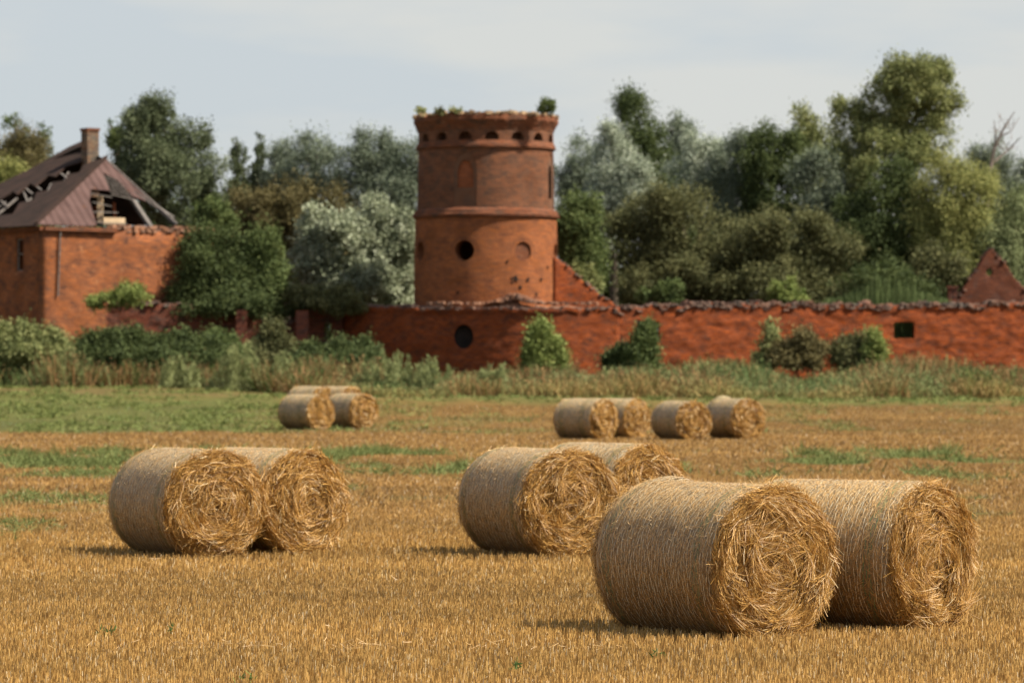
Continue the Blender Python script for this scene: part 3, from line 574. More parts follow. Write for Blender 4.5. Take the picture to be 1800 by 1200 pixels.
T('narrow pointed poplar right of the big rounded tree, shorter of two', TB, [(417, 275, 8, 36), (418, 310, 15, 55), (420, 380, 28, 60)], 226, 5000, 'birch', seed=36, clump=0.28, up=0.8)
T('narrow pointed poplar with the sharpest tip left of the tower', TB, [(455, 262, 5, 38), (457, 300, 12, 45), (458, 340, 22, 55), (460, 400, 34, 50)], 227, 7000, 'birch', seed=37, clump=0.25, up=0.8)
T('narrow grey green tree just right of the sharp poplar', TB, [(497, 285, 20, 40), (505, 340, 36, 60)], 226, 8000, 'grey', seed=38, up=0.4)
T('rounded grey green tree midway between poplars and tower', TB, [(555, 300, 50, 55), (550, 262, 30, 24), (560, 370, 60, 60)], 224, 15000, 'grey', seed=39, up=0.3)
T('tall grey green willow whose peak stands left of the tower', TB, [(655, 275, 36, 52), (625, 310, 42, 50), (680, 340, 60, 70)], 222, 19000, 'grey', seed=40, up=0.3)
T('grey green willow touching the left edge of the tower', TB, [(718, 290, 38, 48), (725, 370, 50, 80)], 221, 14000, 'grey', seed=41, up=0.2)
T('brown olive thorn tree above the dark shrub, left of centre', TB, [(448, 385, 62, 55), (420, 440, 60, 50)], 214.5, 13000, 'brown', seed=42)
T('brown olive tree with a yellowish top behind the silver bush', TB, [(520, 385, 42, 58), (590, 390, 42, 50), (545, 440, 60, 60)], 214, 14000, 'brown', seed=43)
S_('large silver leaved willow bush left of the tower', SB, [(628, 440, 98, 78), (690, 425, 42, 55), (560, 455, 45, 60), (630, 510, 105, 50)], 208, 44000, 'palesilver', leaf=0.19, seed=44, clump=0.42)
S_('dark green shrub spreading in front of the house corner', SB, [(400, 470, 72, 66), (345, 500, 55, 48), (445, 480, 50, 60), (400, 540, 110, 40)], 201.6, 32000, 'dark', seed=45)
S_('bright green shrub between dark shrub and silver bush', SB, [(478, 500, 30, 42), (468, 440, 25, 35)], 201.2, 6000, 'green', seed=46)
S_('low olive bush above the broken wall left of the tower', SB, [(590, 528, 62, 20), (545, 520, 35, 16)], 200.6, 6000, 'olive', leaf=0.13, seed=47, clump=0.3)
S_('low yellow green growth at the foot of the sunlit house wall', SB, [(225, 518, 34, 17), (190, 528, 35, 12)], 196.2, 3200, 'lime', leaf=0.12, seed=48, clump=0.28)
S_('green bush climbing over the right end of the roofless house wall', SB, [(375, 390, 34, 38), (345, 410, 22, 22)], 205.2, 5000, 'green', seed=49, clump=0.35)
# right of the tower
S_('bright green bush against the right side of the tower', SB, [(1015, 410, 46, 68), (1000, 380, 30, 40), (1030, 470, 35, 55)], 206, 14000, 'green', seed=50)
S_('pale olive bush right of the sloping brick gable stub', SB, [(1030, 500, 30, 30)], 204.4, 3500, 'willow', seed=51, clump=0.35)
T('low silver grey tree touching the right edge of the tower', TB, [(1015, 300, 42, 55), (1030, 370, 60, 70)], 224, 15000, 'grey', seed=52)
T('silver willow left of the tallest dark pyramid tree', TB, [(1075, 265, 32, 40), (1100, 330, 50, 60), (1065, 360, 50, 60)], 218, 20000, 'silver', seed=53)
T('tall dark green tree standing highest between tower and centre right', TB, [(1120, 212, 38, 50), (1130, 270, 55, 50), (1150, 340, 75, 70)], 228, 24000, 'dark', seed=54)
T('pale grey tree with narrow top right of the tall dark tree', TB, [(1192, 245, 22, 36), (1200, 300, 38, 50)], 230, 8000, 'grey', seed=55, up=0.3)
T('broad silver grey willow above the olive bushes, left of two', TB, [(1235, 300, 50, 55), (1225, 355, 60, 50)], 222, 17000, 'silver', seed=56)
T('silver grey willow above the olive bushes, right of two', TB, [(1292, 295, 42, 55), (1290, 355, 50, 50)], 220, 14000, 'grey', seed=57)
T('rounded dark green tree between two silver grey willows', TB, [(1345, 275, 44, 50), (1350, 340, 52, 65), (1385, 270, 35, 40)], 219, 18000, 'dark', seed=58)
T('tree with pale rounded top left of the tallest tree', TB, [(1418, 235, 30, 38), (1430, 300, 50, 60)], 226, 11000, 'willow', seed=59)
T('grey willow in front of the tallest tree, left side', TB, [(1445, 330, 52, 62), (1460, 400, 60, 70)], 214, 19000, 'grey', seed=60)
T('tallest tree of the scene with airy yellow green crown on the right', TB, [(1600, 150, 68, 48), (1655, 160, 32, 50), (1560, 190, 55, 50), (1510, 235, 52, 62), (1640, 240, 42, 60), (1540, 300, 85, 80)], 215, 46000, 'willow', seed=61, trunk=1633, clump=0.48)
T('dark green tree filling the shade below the tallest tree', TB, [(1570, 390, 95, 85), (1560, 460, 100, 70)], 212, 30000, 'dark', seed=62)
T('yellow green weeping willow right of the tallest tree', TB, [(1680, 340, 78, 62), (1640, 400, 60, 60), (1700, 420, 70, 80)], 210, 32000, 'yellow', seed=63, weep=0.7)
T('pale weeping willow at the right edge behind the brick gable', TB, [(1755, 430, 66, 80), (1790, 390, 45, 55), (1720, 480, 60, 50)], 210.2, 32000, 'palewillow', seed=64, weep=0.7)
T('dark tree at the right edge behind the weeping willows', TB, [(1755, 320, 45, 60), (1800, 350, 35, 65), (1725, 280, 20, 26)], 226, 14000, 'grey', seed=65)
S_('broad olive bush with rounded top right of the tower', SB, [(1200, 420, 108, 85), (1130, 450, 72, 80), (1200, 500, 140, 60)], 208, 46000, 'olive', seed=66)
S_('broad olive bush, right of two, under the silver grey willows', SB, [(1370, 430, 105, 78), (1420, 460, 62, 72), (1360, 505, 130, 55)], 207, 42000, 'olive', seed=67)
S_('small olive shrub left of the triangular brick gable', SB, [(1648, 480, 40, 38), (1630, 465, 28, 25)], 206.4, 6000, 'olive', seed=68)
S_('dark low shrub between the right olive bush and the small shrub', SB, [(1540, 520, 90, 45)], 206, 12000, 'dark', seed=69)
S_('leafy green sapling atop the wall right of the tower', SB, [(1172, 515, 26, 20), (1137, 524, 12, 14)], 201, 2200, 'green', leaf=0.14, seed=70, clump=0.25)
S_('yellow green sapling behind the wall top, right of centre', SB, [(1378, 518, 24, 22), (1403, 527, 14, 12)], 202, 2400, 'lime', leaf=0.14, seed=71, clump=0.25)
# a wood further back closes the gaps low down
r_ = np.random.default_rng(5); parts = []
for i in range(26):
    cx = -60 + i * 78 + r_.uniform(-15, 15)
    V, Fc, c, _ = crown_mesh([(cx, 460, 75, r_.uniform(80, 115)), (cx + 30, 560, 75, 60)], 246, 7000, 'dark' if i % 3 else 'grey', 0.3, 300 + i, clump=0.8); parts.append((V, Fc, c))
V, Fc, cc = join(parts); tag(mesh('far_wood', V, Fc, M['leaf'], col=cc), 'dark mass of woodland filling the gaps far behind the ruins', 'wood', kind='stuff')
# reeds behind the right wall
n = 5000; y = rnd(n, 203.4, 204.2); x = px(rnd(n, 1455, 1665), y); q = (x / y * F + 900)
top = pz(530 - 34 * np.exp(-((q - 1560) / 62) ** 2) * (0.7 + 0.5 * vnoise(q * 0.12, q * 0, 2)), 203.8)
p = np.stack([x, y, np.full(n, 1.3)], -1); c = np.array([[0.13, 0.17, 0.06]]) * rnd(n, 0.6, 1.4)[:, None]
V, Fc, cc = ribbons(p, np.stack([rng.normal(0, .05, n), rng.normal(0, .05, n), np.ones(n)], -1), np.stack([rng.normal(0, .6, n), -np.ones(n), np.zeros(n)], -1), (top - 1.3) * rnd(n, 0.82, 1.04), rnd(n, 0.05, 0.09), None, 2, c, 0.25)
tag(mesh('reeds', V, Fc, M['weed'], col=cc), 'tall pale green reeds standing behind the right part of the wall', 'reeds', kind='stuff')
# shrubs before the wall
for k_, a in enumerate([
    ('pale green elder shrub at the far left in front of the wall', [(20, 602, 44, 30), (75, 594, 32, 28), (45, 574, 18, 18), (108, 602, 24, 24), (52, 612, 60, 24), (5, 575, 22, 22)], 190.5, 15000, 'willow'),
    ('dark olive shrub in front of the left wall beside the elder', [(190, 604, 40, 30), (232, 590, 24, 22), (150, 612, 30, 22), (172, 590, 16, 12), (200, 618, 70, 20)], 191.5, 17000, 'dark'),
    ('olive green bush before the wall below the dark shrub', [(280, 608, 36, 26), (322, 592, 24, 18), (352, 606, 32, 26), (255, 592, 14, 12), (305, 620, 80, 18)], 192, 18000, 'dark'),
    ('leafy bush covering the wall gap left of the grey pillar', [(385, 612, 32, 24), (376, 590, 20, 16), (405, 594, 10, 12), (400, 622, 46, 16)], 193, 11000, 'green'),
    ('upright ivy clad bush between the two grey wall pillars', [(480, 580, 16, 34), (466, 610, 28, 24), (498, 604, 14, 20), (470, 622, 50, 16)], 194, 11000, 'olive'),
    ('dark low bush at the foot of the broken wall', [(560, 620, 32, 18), (602, 606, 20, 20), (628, 618, 28, 16), (545, 606, 12, 10), (590, 626, 80, 14)], 191.8, 14000, 'dark'),
    ('dark round bush at the left end of the curved wall', [(636, 606, 14, 16), (648, 618, 16, 14)], 193, 4000, 'dark'),
    ('bright green young tree shaped shrub before the curved wall', [(948, 604, 20, 26), (956, 582, 12, 16), (940, 586, 8, 12), (936, 628, 20, 20), (968, 612, 14, 20), (975, 634, 16, 14), (950, 640, 30, 16)], 188.5, 9500, 'lime'),
    ('dark shrub with pale right side under the right wall hole', [(1128, 598, 14, 22), (1138, 576, 8, 13), (1120, 626, 20, 24), (1142, 618, 13, 26), (1130, 645, 20, 14)], 189, 7000, 'green'),
    ('small dark bush leaning left of the shrub under the wall hole', [(1090, 626, 18, 14), (1076, 634, 12, 10)], 189.8, 3000, 'dark'),
    ('thin creeper climbing the wall at the blocked opening', [(1356, 592, 5, 22), (1352, 612, 10, 16), (1346, 630, 18, 14)], 192.5, 2600, 'willow'),
    ('broad reddish olive bush right of the wall creeper', [(1412, 602, 26, 16), (1385, 618, 24, 18), (1430, 622, 18, 16), (1400, 634, 44, 12)], 192, 8000, 'brown'),
    ('olive bush before the right wall, left of a lit green edge', [(1500, 622, 34, 16), (1488, 606, 16, 10), (1515, 606, 14, 14), (1505, 636, 44, 10)], 192.5, 7500, 'olive'),
    ('lit narrow green shrub before the right wall', [(1534, 600, 9, 18), (1541, 620, 11, 20), (1530, 634, 14, 14)], 191.5, 2800, 'lime')]):
    if k_ < 7: a = (a[0], [(q0, q1 + 9, q2, q3 * 0.82) for q0, q1, q2, q3 in a[1]], *a[2:])
    S_(a[0], SF, a[1], a[2], a[3], a[4], leaf=0.13, seed=400 + k_, clump=0.42)
# mugwort plants in the weed belt
for k_, (qx, qt, hw_, D, lbl) in enumerate([(420, 586, 40, 184.5, 'tallest pale green mugwort spike in the weeds left of the far bales'), (495, 612, 34, 184.5, 'pale green mugwort between the tall spike and the far bales'),
        (690, 606, 62, 184, 'wide pale mugwort clump before the left end of the curved wall'), (868, 632, 40, 182, 'blue green weed clump below the round wall hole'), (750, 618, 48, 184, 'pale weed clump left of the round wall hole'), (310, 622, 40, 186, 'pale green weed tuft left of the tallest mugwort spike')]):
    n = 3000; X0 = px(qx, D); g0 = tz(X0, D); top = pz(qt, D) - g0; ns_ = 24; wq = hw_ / F * D
    sx_ = rng.normal(0, 0.45, ns_) * wq; sy_ = rng.normal(0, 0.3, ns_); sh_ = top * rnd(ns_, 0.6, 1.0) * np.exp(-(sx_ / wq / 1.2) ** 2); sh_[0] = top; sx_[0] = 0; ln_ = rng.normal(0, 0.12, ns_)
    ix = rng.integers(0, ns_, n); u = rng.random(n); z0 = u * sh_[ix]; jw = 0.13 * (1.25 - u)
    p = np.stack([sx_[ix] + ln_[ix] * z0 + rng.normal(0, 1, n) * jw, sy_[ix] + rng.normal(0, 1, n) * jw, z0 * 0.9], -1)
    d = np.stack([rng.normal(0, 0.55, n), rng.normal(0, 0.55, n), np.ones(n)], -1)
    V, Fc, cc = ribbons(p, d, np.stack([rng.normal(0, .8, n), -np.ones(n), rng.normal(0, .3, n)], -1), rnd(n, .1, .26), rnd(n, .03, .06), None, 1, np.array([[0.23, 0.25, 0.10]]) * rnd(n, .6, 1.5)[:, None], .3)
    o = mesh('weed_plant', V, Fc, M['weed'], col=cc); o.location = (X0, D, g0); tag(o, lbl, 'plant', 'tall pale weeds in the weed belt')

# dead tree
D = 212; mb = MB()
def pp_(a, b, dy=0): v = P(a, b, D); return Vector((v.x - px(1738, D), dy, v.z - tz(px(1738, D), D)))
mb.tube([pp_(1725, 640), pp_(1730, 400), pp_(1740, 300), pp_(1748, 262), pp_(1765, 225), pp_(1784, 196)], [.22, .18, .12, .09, .06, .02], 6)
mb.tube([pp_(1748, 262), pp_(1752, 235, .3), pp_(1749, 210, .4)], [.07, .05, .015], 5); mb.tube([pp_(1758, 240), pp_(1776, 232, -.2), pp_(1792, 206)], [.05, .035, .012], 5)
mb.tube([pp_(1742, 290), pp_(1775, 262, .4), pp_(1796, 240)], [.07, .05, .015], 5); mb.tube([pp_(1752, 250), pp_(1762, 262, -.2), pp_(1790, 258)], [.04, .03, .01], 5)
for k_ in range(16):
    a_, b_ = random.uniform(1750, 1785), random.uniform(200, 265); mb.tube([pp_(a_, b_, random.uniform(-.3, .3)), pp_(a_ + random.uniform(-9, 10), b_ - random.uniform(6, 18), random.uniform(-.4, .4))], [.025, .008], 4)
o = mb.build('dead_tree', M['deadbark']); o.location = (px(1738, D), D, tz(px(1738, D), D)); tag(o, 'bare leafless dead tree against the sky at the right edge', 'tree', TB)

# ---------------------------------------------------------------- tower
TD = 200.0; TX = px(854, TD); G0 = tz(TX, TD)
tower = empty('brick_tower', (TX, TD, G0), 0, 'round orange brick tower with arched frieze, round windows and ragged crown', 'tower')
def boolcut(o, cutters):
    for c in cutters:
        m_ = o.modifiers.new('b', 'BOOLEAN'); m_.operation = 'DIFFERENCE'; m_.object = c; m_.solver = 'EXACT'
    dg = bpy.context.evaluated_depsgraph_get(); me = bpy.data.meshes.new_from_object(o.evaluated_get(dg)); o.modifiers.clear(); old = o.data; o.data = me; bpy.data.meshes.remove(old)
    for c in cutters: me2 = c.data; bpy.data.objects.remove(c); bpy.data.meshes.remove(me2)
def ring(prof, name, mat, parent, n=128, jit=None, smooth=False):
    """closed profile (r,z) list revolved; uv in metres"""
    V = []; UV = []; fs = []; m_ = len(prof); s_ = [0]
    for i in range(1, m_): s_.append(s_[-1] + math.hypot(prof[i][0] - prof[i - 1][0], prof[i][1] - prof[i - 1][1]))
    for k in range(n + 1):
        a = 2 * PI * k / n - PI
        for i, (r, z) in enumerate(prof):
            if jit: r, z = jit(i, a % (2 * PI), r, z)
            V.append((r * math.sin(a), -r * math.cos(a), z)); UV.append((a * 3.6, prof[i][1] if abs(prof[i][1] - prof[i - 1][1]) > 0.01 or True else 0))
    for k in range(n):
        for i in range(m_):
            j = (i + 1) % m_; fs.append((k * m_ + i, (k + 1) * m_ + i, (k + 1) * m_ + j, k * m_ + j))
    o = mesh(name, V, fs, mat, parent, uv=UV, smooth=smooth)
    bm = bmesh.new(); bm.from_mesh(o.data); bmesh.ops.remove_doubles(bm, verts=bm.verts, dist=1e-5); bmesh.ops.recalc_face_normals(bm, faces=bm.faces); bm.to_mesh(o.data); bm.free()
    return o
def prism_cut(outline, a, r0, r1, zc, base=None):
    """cutter: outline (u,v) pushed radially between r0 and r1 at angle a; local to tower"""
    V = []; n = len(outline); rv = Vector((math.sin(a), -math.cos(a), 0)); tv = Vector((math.cos(a), math.sin(a), 0))
    for r in (r0, r1):
        for u, v in outline: V.append(rv * r + tv * u + Vector((0, 0, zc + v)))
    fs = [tuple(range(n)), tuple(range(2 * n - 1, n - 1, -1))] + [(i, i + n, (i + 1) % n + n, (i + 1) % n) for i in range(n)]
    o = mesh('cutter', V, fs); bm = bmesh.new(); bm.from_mesh(o.data); bmesh.ops.recalc_face_normals(bm, faces=bm.faces); bm.to_mesh(o.data); bm.free()
    if base is not None: o.parent = base
    return o
def circ(r, n=24, sy=1.0): return [(r * math.cos(2 * PI * i / n), r * sy * math.sin(2 * PI * i / n)) for i in range(n)]
def lancet(w, h, n=8):   # pointed arch, base at v=0
    pts = [(-w, 0), (w, 0)]; hs = h - 1.5 * w
    for i in range(n + 1):
        t = i / n; pts.append((w * (1 - t ** 1.6), hs + 1.5 * w * math.sin(t * PI / 2)))
    for i in range(n - 1, -1, -1):
        t = i / n; pts.append((-w * (1 - t ** 1.6), hs + 1.5 * w * math.sin(t * PI / 2)))
    return pts
def arch(w, h, n=10):
    return [(-w, 0), (w, 0)] + [(w * math.cos(PI * i / n), (h - w * 0.95) + w * 0.95 * math.sin(PI * i / n)) for i in range(n + 1)]
zt = lambda q: pz(q, TD - 3.6) - G0
RL, RU = 3.69, 3.52; TH = 0.8
zb, zm0, zm1, zf0, zf1, zc = -0.1, zt(382), zt(364), zt(258), zt(226), zt(197)
lower = ring([(RL + 0.06, zb), (RL + 0.05, zt(480)), (RL, zm0), (RL - TH, zm0), (RL - TH, zb)], 'lower_drum', M['tlow'], tower)
upper = ring([(RU + 0.05, zm1), (RU, zf0), (RU, zf1 + 0.0), (RU - TH, zf1), (RU - TH, zm1)], 'upper_drum', M['tup'], tower)
bpy.context.view_layer.update()
oc = [(-66, 440, 0.50, 'dark'), (-16.9, 440, 0.53, 'dark'), (31.6, 441, 0.50, 'fill'), (79, 441, 0.50, 'dark'), (125, 440, .5, 'dark'), (-115, 440, .5, 'dark'), (172, 440, .5, 'dark')]
boolcut(lower, [prism_cut(circ(r), R(a), RL - (2.0 if k == 'dark' else 0.28), RL + 1, zt(q), tower) for a, q, r, k in oc])
la = [-17.2, 74.5, 166, -108]
cut = []
for i, a in enumerate(la):
    cut.append(prism_cut(lancet(0.62, zt(268) - zt(365)), R(a), RU - 0.06, RU + 1, zt(362), tower))
boolcut(upper, cut)
cut = [prism_cut(lancet(0.34, zt(286) - zt(345)), R(a), RU - 1.2, RU + 1, zt(345), tower) for a in la[1:]]
cut += [prism_cut(lancet(0.44, zt(281) - zt(329)), R(la[0]), RU - 0.20, RU + 1, zt(329), tower)]
arcA = [-17.3 + 22.8 * k for k in range(-7, 9)]
cut += [prism_cut(arch(0.37, 0.42), R(a), RU - 0.62, RU + 1, zt(244.5), tower) for a in arcA]
boolcut(upper, cut)
# brick surrounds of the round windows, infills
for a, q, r, k in oc[:4]:
    mb = MB(); n = 28; rv = Vector((math.sin(R(a)), -math.cos(R(a)), 0)); tv = Vector((math.cos(R(a)), math.sin(R(a)), 0))
    for i in range(n):
        t = 2 * PI * i / n; u = (r + 0.11) * math.cos(t); v = (r + 0.11) * math.sin(t); d_ = math.sqrt(max(0.1, RL * RL - u * u)); c = rv * (d_ - 0.01) + tv * u + Vector((0, 0, zt(q) + v))
        e = tv * math.cos(t) + Vector((0, 0, math.sin(t))); mb.beam(c - e * 0.10, c + e * 0.10, 0.10, 0.06, up=rv)
    fr = mb.build('window_surround', M['band'], tower)
    if k == 'fill':
        pts = circ(r + 0.05, 28); V = [rv * (RL - 0.10 + 0.0) + tv * u + Vector((0, 0, zt(q) + v)) for u, v in pts] + [rv * (RL - 0.30) + tv * u + Vector((0, 0, zt(q) + v)) for u, v in pts]; nn_ = len(pts)
        mesh('bricked_up_window', V, [tuple(range(nn_)), tuple(range(2 * nn_ - 1, nn_ - 1, -1))] + [(i, i + nn_, (i + 1) % nn_ + nn_, (i + 1) % nn_) for i in range(nn_)], M['band'], tower, uv=[(p_[0] * 1.0, p_[1]) for p_ in pts] * 2)
a = R(la[0]); rv = Vector((math.sin(a), -math.cos(a), 0)); tv = Vector((math.cos(a), math.sin(a), 0)); pts = lancet(0.45, zt(280) - zt(330)); nn_ = len(pts)
V = [rv * (RU - 0.17) + tv * u + Vector((0, 0, zt(330) + v)) for u, v in pts] + [rv * (RU - 0.4) + tv * u + Vector((0, 0, zt(330) + v)) for u, v in pts]
mesh('bricked_up_window', V, [tuple(range(nn_)), tuple(range(2 * nn_ - 1, nn_ - 1, -1))] + [(i, i + nn_, (i + 1) % nn_ + nn_, (i + 1) % nn_) for i in range(nn_)], M['infill'], tower, uv=[(p_[0], p_[1]) for p_ in pts] * 2)
h_ = lambda k, a: float(vnoise(a * 9 + k * 7, k * 3.1, 4)) - 0.5
def jm(i, a, r, z): return r + 0.03 * h_(i, a), z + 0.025 * h_(i + 5, a)
ring([(RL + 0.0, zm0 + .003), (RL + 0.14, zm0 + 0.10), (RL + 0.16, zm0 + 0.22), (RL + 0.08, zm0 + 0.26), (RL + 0.05, zm0 + 0.40), (RU + 0.02, zm1 + .02), (RU - TH, zm1 + 0.0), (RU - TH, zm0 + 0.003)], 'middle_cornice', M['band'], tower, 160, jm)
ring([(RU - 0.02, zt(259)), (RU + 0.13, zt(257)), (RU + 0.13, zt(252)), (RU + 0.06, zt(250)), (RU + 0.05, zt(247.5)), (RU + .02, zt(246)), (RU - 0.02, zt(246))], 'frieze_moulding', M['band'], tower, 160, jm)
def jt(i, a, r, z):
    rag = 0.0
    if i in (6, 7, 8): rag = 0.26 * h_(2, a) + 0.2 * h_(9, a * 2.3) - 0.10 * max(0, h_(5, a * 0.5)) * 3
    return r + (0.045 * h_(i, a * 2) + (0.10 * h_(3, a * 1.4) if i in (5, 6) else 0)), z + rag * 0.8 + 0.02 * h_(i + 3, a)
ring([(RU - 0.02, zf1 - 0.0), (RU + 0.03, zf1 + .02), (RU + 0.06, zt(222)), (RU + 0.14, zt(217)), (RU + 0.20, zt(213)), (RU + 0.26, zt(209)), (RU + 0.24, zt(199)), (RU - 0.3, zt(198)), (RU - TH, zt(200)), (RU - TH, zf1)], 'crown_cornice', M['band'], tower, 200, jt)
mb = MB()
for k_ in range(420):
    a = random.uniform(0, 2 * PI); rr_ = RU + random.uniform(-0.7, 0.24); z_ = zt(199) + random.uniform(-0.06, 0.12) + 0.12 * h_(2, a)
    mb.box((rr_ * math.sin(a), -rr_ * math.cos(a), z_), random.uniform(.18, .34), random.uniform(.12, .24), random.uniform(.07, .13), a + random.uniform(-.4, .4), random.uniform(-.25, .25))
mb.build('broken_crown', M['copetan'], tower)
mb = MB(); mb.add([((RU - TH + .01) * math.sin(2 * PI * k / 48), -(RU - TH + .01) * math.cos(2 * PI * k / 48), zf1 - 0.3) for k in range(48)], [tuple(range(48))])
mb.build('light_stop_slab', M['dark'], tower)  # unseen slab added below the rim to keep the drum interior dark
# dark boxes on the face, standing for the shade in dents and putlog holes
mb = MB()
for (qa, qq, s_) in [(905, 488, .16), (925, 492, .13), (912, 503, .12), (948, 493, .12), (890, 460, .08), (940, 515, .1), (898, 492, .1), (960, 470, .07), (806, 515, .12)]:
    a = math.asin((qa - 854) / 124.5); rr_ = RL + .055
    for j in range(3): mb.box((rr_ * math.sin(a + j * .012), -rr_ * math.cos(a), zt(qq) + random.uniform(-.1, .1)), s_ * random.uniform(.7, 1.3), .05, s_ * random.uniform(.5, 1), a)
split(mb, 'gouge_shade', M['dark'], tower, 3)
for k_, (qa, lbl, n, sx, sz, pal) in enumerate([(962, 'green shrub growing on the right rim of the tower top', 1300, 11, 12, 'green'), (802, 'wispy weed tuft on the tower rim left of centre', 140, 10, 4, 'willow'), (740, 'tiny weed on the left rim of the tower top', 60, 4, 4, 'willow'), (774, 'small weed tuft between the left rim weed and the wispy tuft', 60, 5, 3, 'olive')]):
    D = TD - 3.2; V, Fc, cc, _ = crown_mesh([(qa, 196 - sz * 0.7, sx, sz)], D, n, pal, 0.11, 500 + k_, clump=0.2); b0 = P(qa, 197, D)
    o = mesh('rim_plant', V - np.array(b0), Fc, M['leaf'], col=cc); o.location = b0; tag(o, lbl, 'plant', 'plants on the tower top')

# ---------------------------------------------------------------- walls
def wall(name, mat, path, top, parent, thick=0.75, rough=0.05, step=0.16, base=None, cut=None, nz_=40):
    """path: list of (px, D); top: function px -> z; ragged top; uv in metres"""
    pts = [Vector((px(a, d), d, 0)) for a, d in path]; qs = [a for a, d in path]; cum = [0]
    for i in range(1, len(pts)): cum.append(cum[-1] + (pts[i] - pts[i - 1]).length)
    n = int(cum[-1] / step) + 1; s = np.linspace(0, cum[-1], n)
    xs = np.interp(s, cum, [p.x for p in pts]); ysv = np.interp(s, cum, [p.y for p in pts])
    ker = np.ones(9) / 9; 
    def sm(a): b = np.pad(a, 4, mode='reflect', reflect_type='odd'); return np.convolve(b, ker, 'valid')
    xs, ysv = sm(sm(xs)), sm(sm(ysv))
    tx, ty = np.gradient(xs), np.gradient(ysv); ll = np.hypot(tx, ty); nx_, ny_ = ty / ll, -tx / ll    # towards the camera
    q = xs / ysv * F + 900; tp = np.array([top(a) for a in q]) + (vnoise(s * 2.1, s * 0, 3) - .5) * rough * 2.2 + (vnoise(s * 6.1, s * 0, 5) - .5) * rough * 1.6
    V = []; UV = []; ox, oy = xs[0], ysv[0]; bz = (terr(xs, ysv) - 0.15)
    zs = np.linspace(0, 1, nz_)
    for side in (1, 0):
        for j, t in enumerate(zs):
            z = bz + (tp - bz) * t
            dsp = (fbm(s * 1.3, z * 2.2, 17, 3) - .5) * rough * 1.4 + (fbm(s * 3.1, z * 6.5, 27, 2) - .5) * rough * 1.3 if side else 0
            V.append(np.stack([xs + nx_ * (dsp if side else -thick), ysv + ny_ * (dsp if side else -thick), z], -1)); UV.append(np.stack([s, z], -1))
    V = np.concatenate(V); UV = np.concatenate(UV); id_ = np.arange(2 * nz_ * n).reshape(2, nz_, n); fs = []
    f0 = id_[0]; fs.append(np.stack([f0[:-1, :-1], f0[:-1, 1:], f0[1:, 1:], f0[1:, :-1]], -1).reshape(-1, 4))
    f1 = id_[1]; fs.append(np.stack([f1[:-1, :-1], f1[1:, :-1], f1[1:, 1:], f1[:-1, 1:]], -1).reshape(-1, 4))
    fs.append(np.stack([f0[-1, :-1], f0[-1, 1:], f1[-1, 1:], f1[-1, :-1]], -1)); fs.append(np.stack([f0[0, :-1], f1[0, :-1], f1[0, 1:], f0[0, 1:]], -1))
    fs.append(np.stack([f0[:-1, 0], f0[1:, 0], f1[1:, 0], f1[:-1, 0]], -1)); fs.append(np.stack([f0[:-1, -1], f1[:-1, -1], f1[1:, -1], f0[1:, -1]], -1))
    V[:, 0] -= parent.location.x; V[:, 1] -= parent.location.y; V[:, 2] -= parent.location.z
    o = mesh(name, V, np.concatenate(fs), mat, parent, uv=UV)
    return o, (xs, ysv, nx_, ny_, tp, s, q)
def coping(name, mat, W_, parent, cnt, thick=0.75, over=0.06, dz=0.0, sz=1.0, bz=0.0, spread=0.05):
    xs, ysv, nx_, ny_, tp, s, q = W_; mb = MB(); L_ = parent.location; ln = s[-1]
    for k in range(int(ln * cnt)):
        u = random.uniform(0, ln); x = np.interp(u, s, xs); y = np.interp(u, s, ysv); nx0 = np.interp(u, s, nx_); ny0 = np.interp(u, s, ny_); z = np.interp(u, s, tp)
        w = random.uniform(-thick - over, over); a = math.atan2(-nx0, ny0) + PI
        mb.box((x + nx0 * w - L_.x, y + ny0 * w - L_.y, z - L_.z + dz + random.uniform(-spread, spread)), random.uniform(.16, .36) * sz, random.uniform(.12, .26) * sz, random.uniform(.06, .12) * sz, a + random.uniform(-.5, .5), random.uniform(-.3, .3))
    return mb.build(name, mat, parent)
interp = lambda tab: (lambda q: float(np.interp(q, [a for a, b in tab], [b for a, b in tab])))
# curved wall round the tower foot
cw = empty('curved_wall', (px(860, 195), 195, tz(0, 195)), 0, 'curved dark red brick wall wrapping the foot of the tower, with a round hole', 'wall')
pathB = [(603, 201.5), (640, 199.8), (700, 197.8), (770, 196.2), (840, 195.4), (900, 195.0), (960, 195.0), (1020, 195.5), (1089, 196.3)]
tabB = [(600, pz(541, 201)), (640, pz(538, 199)), (740, pz(541, 195.5)), (850, pz(541, 194.2)), (960, pz(542, 194.3)), (1090, pz(541, 197))]
curved, WB = wall('wall_face', M['wallbrick'], pathB, interp(tabB), cw, rough=0.05)
bpy.context.view_layer.update()
def box_cut(q0, q1, r0, r1, D, parent, ell=False, dep=2.0):
    if ell: pts = [((q0 + q1) / 2 + (q1 - q0) / 2 * math.cos(2 * PI * k / 24), (r0 + r1) / 2 + (r1 - r0) / 2 * math.sin(2 * PI * k / 24)) for k in range(24)]
    else: pts = [(q0, r0), (q1, r0), (q1, r1), (q0, r1)]
    n = len(pts); V = []
    for dy in (-dep, dep): V += [Vector((px(a, D), D + dy, pz(b, D))) - parent.location for a, b in pts]
    o = mesh('cutter', V, [tuple(range(n)), tuple(range(2 * n - 1, n - 1, -1))] + [(i, i + n, (i + 1) % n + n, (i + 1) % n) for i in range(n)]); o.parent = parent
    bm = bmesh.new(); bm.from_mesh(o.data); bmesh.ops.recalc_face_normals(bm, faces=bm.faces); bm.to_mesh(o.data); bm.free(); return o
boolcut(curved, [box_cut(798, 832, 570, 613, 195.4, cw, True)])
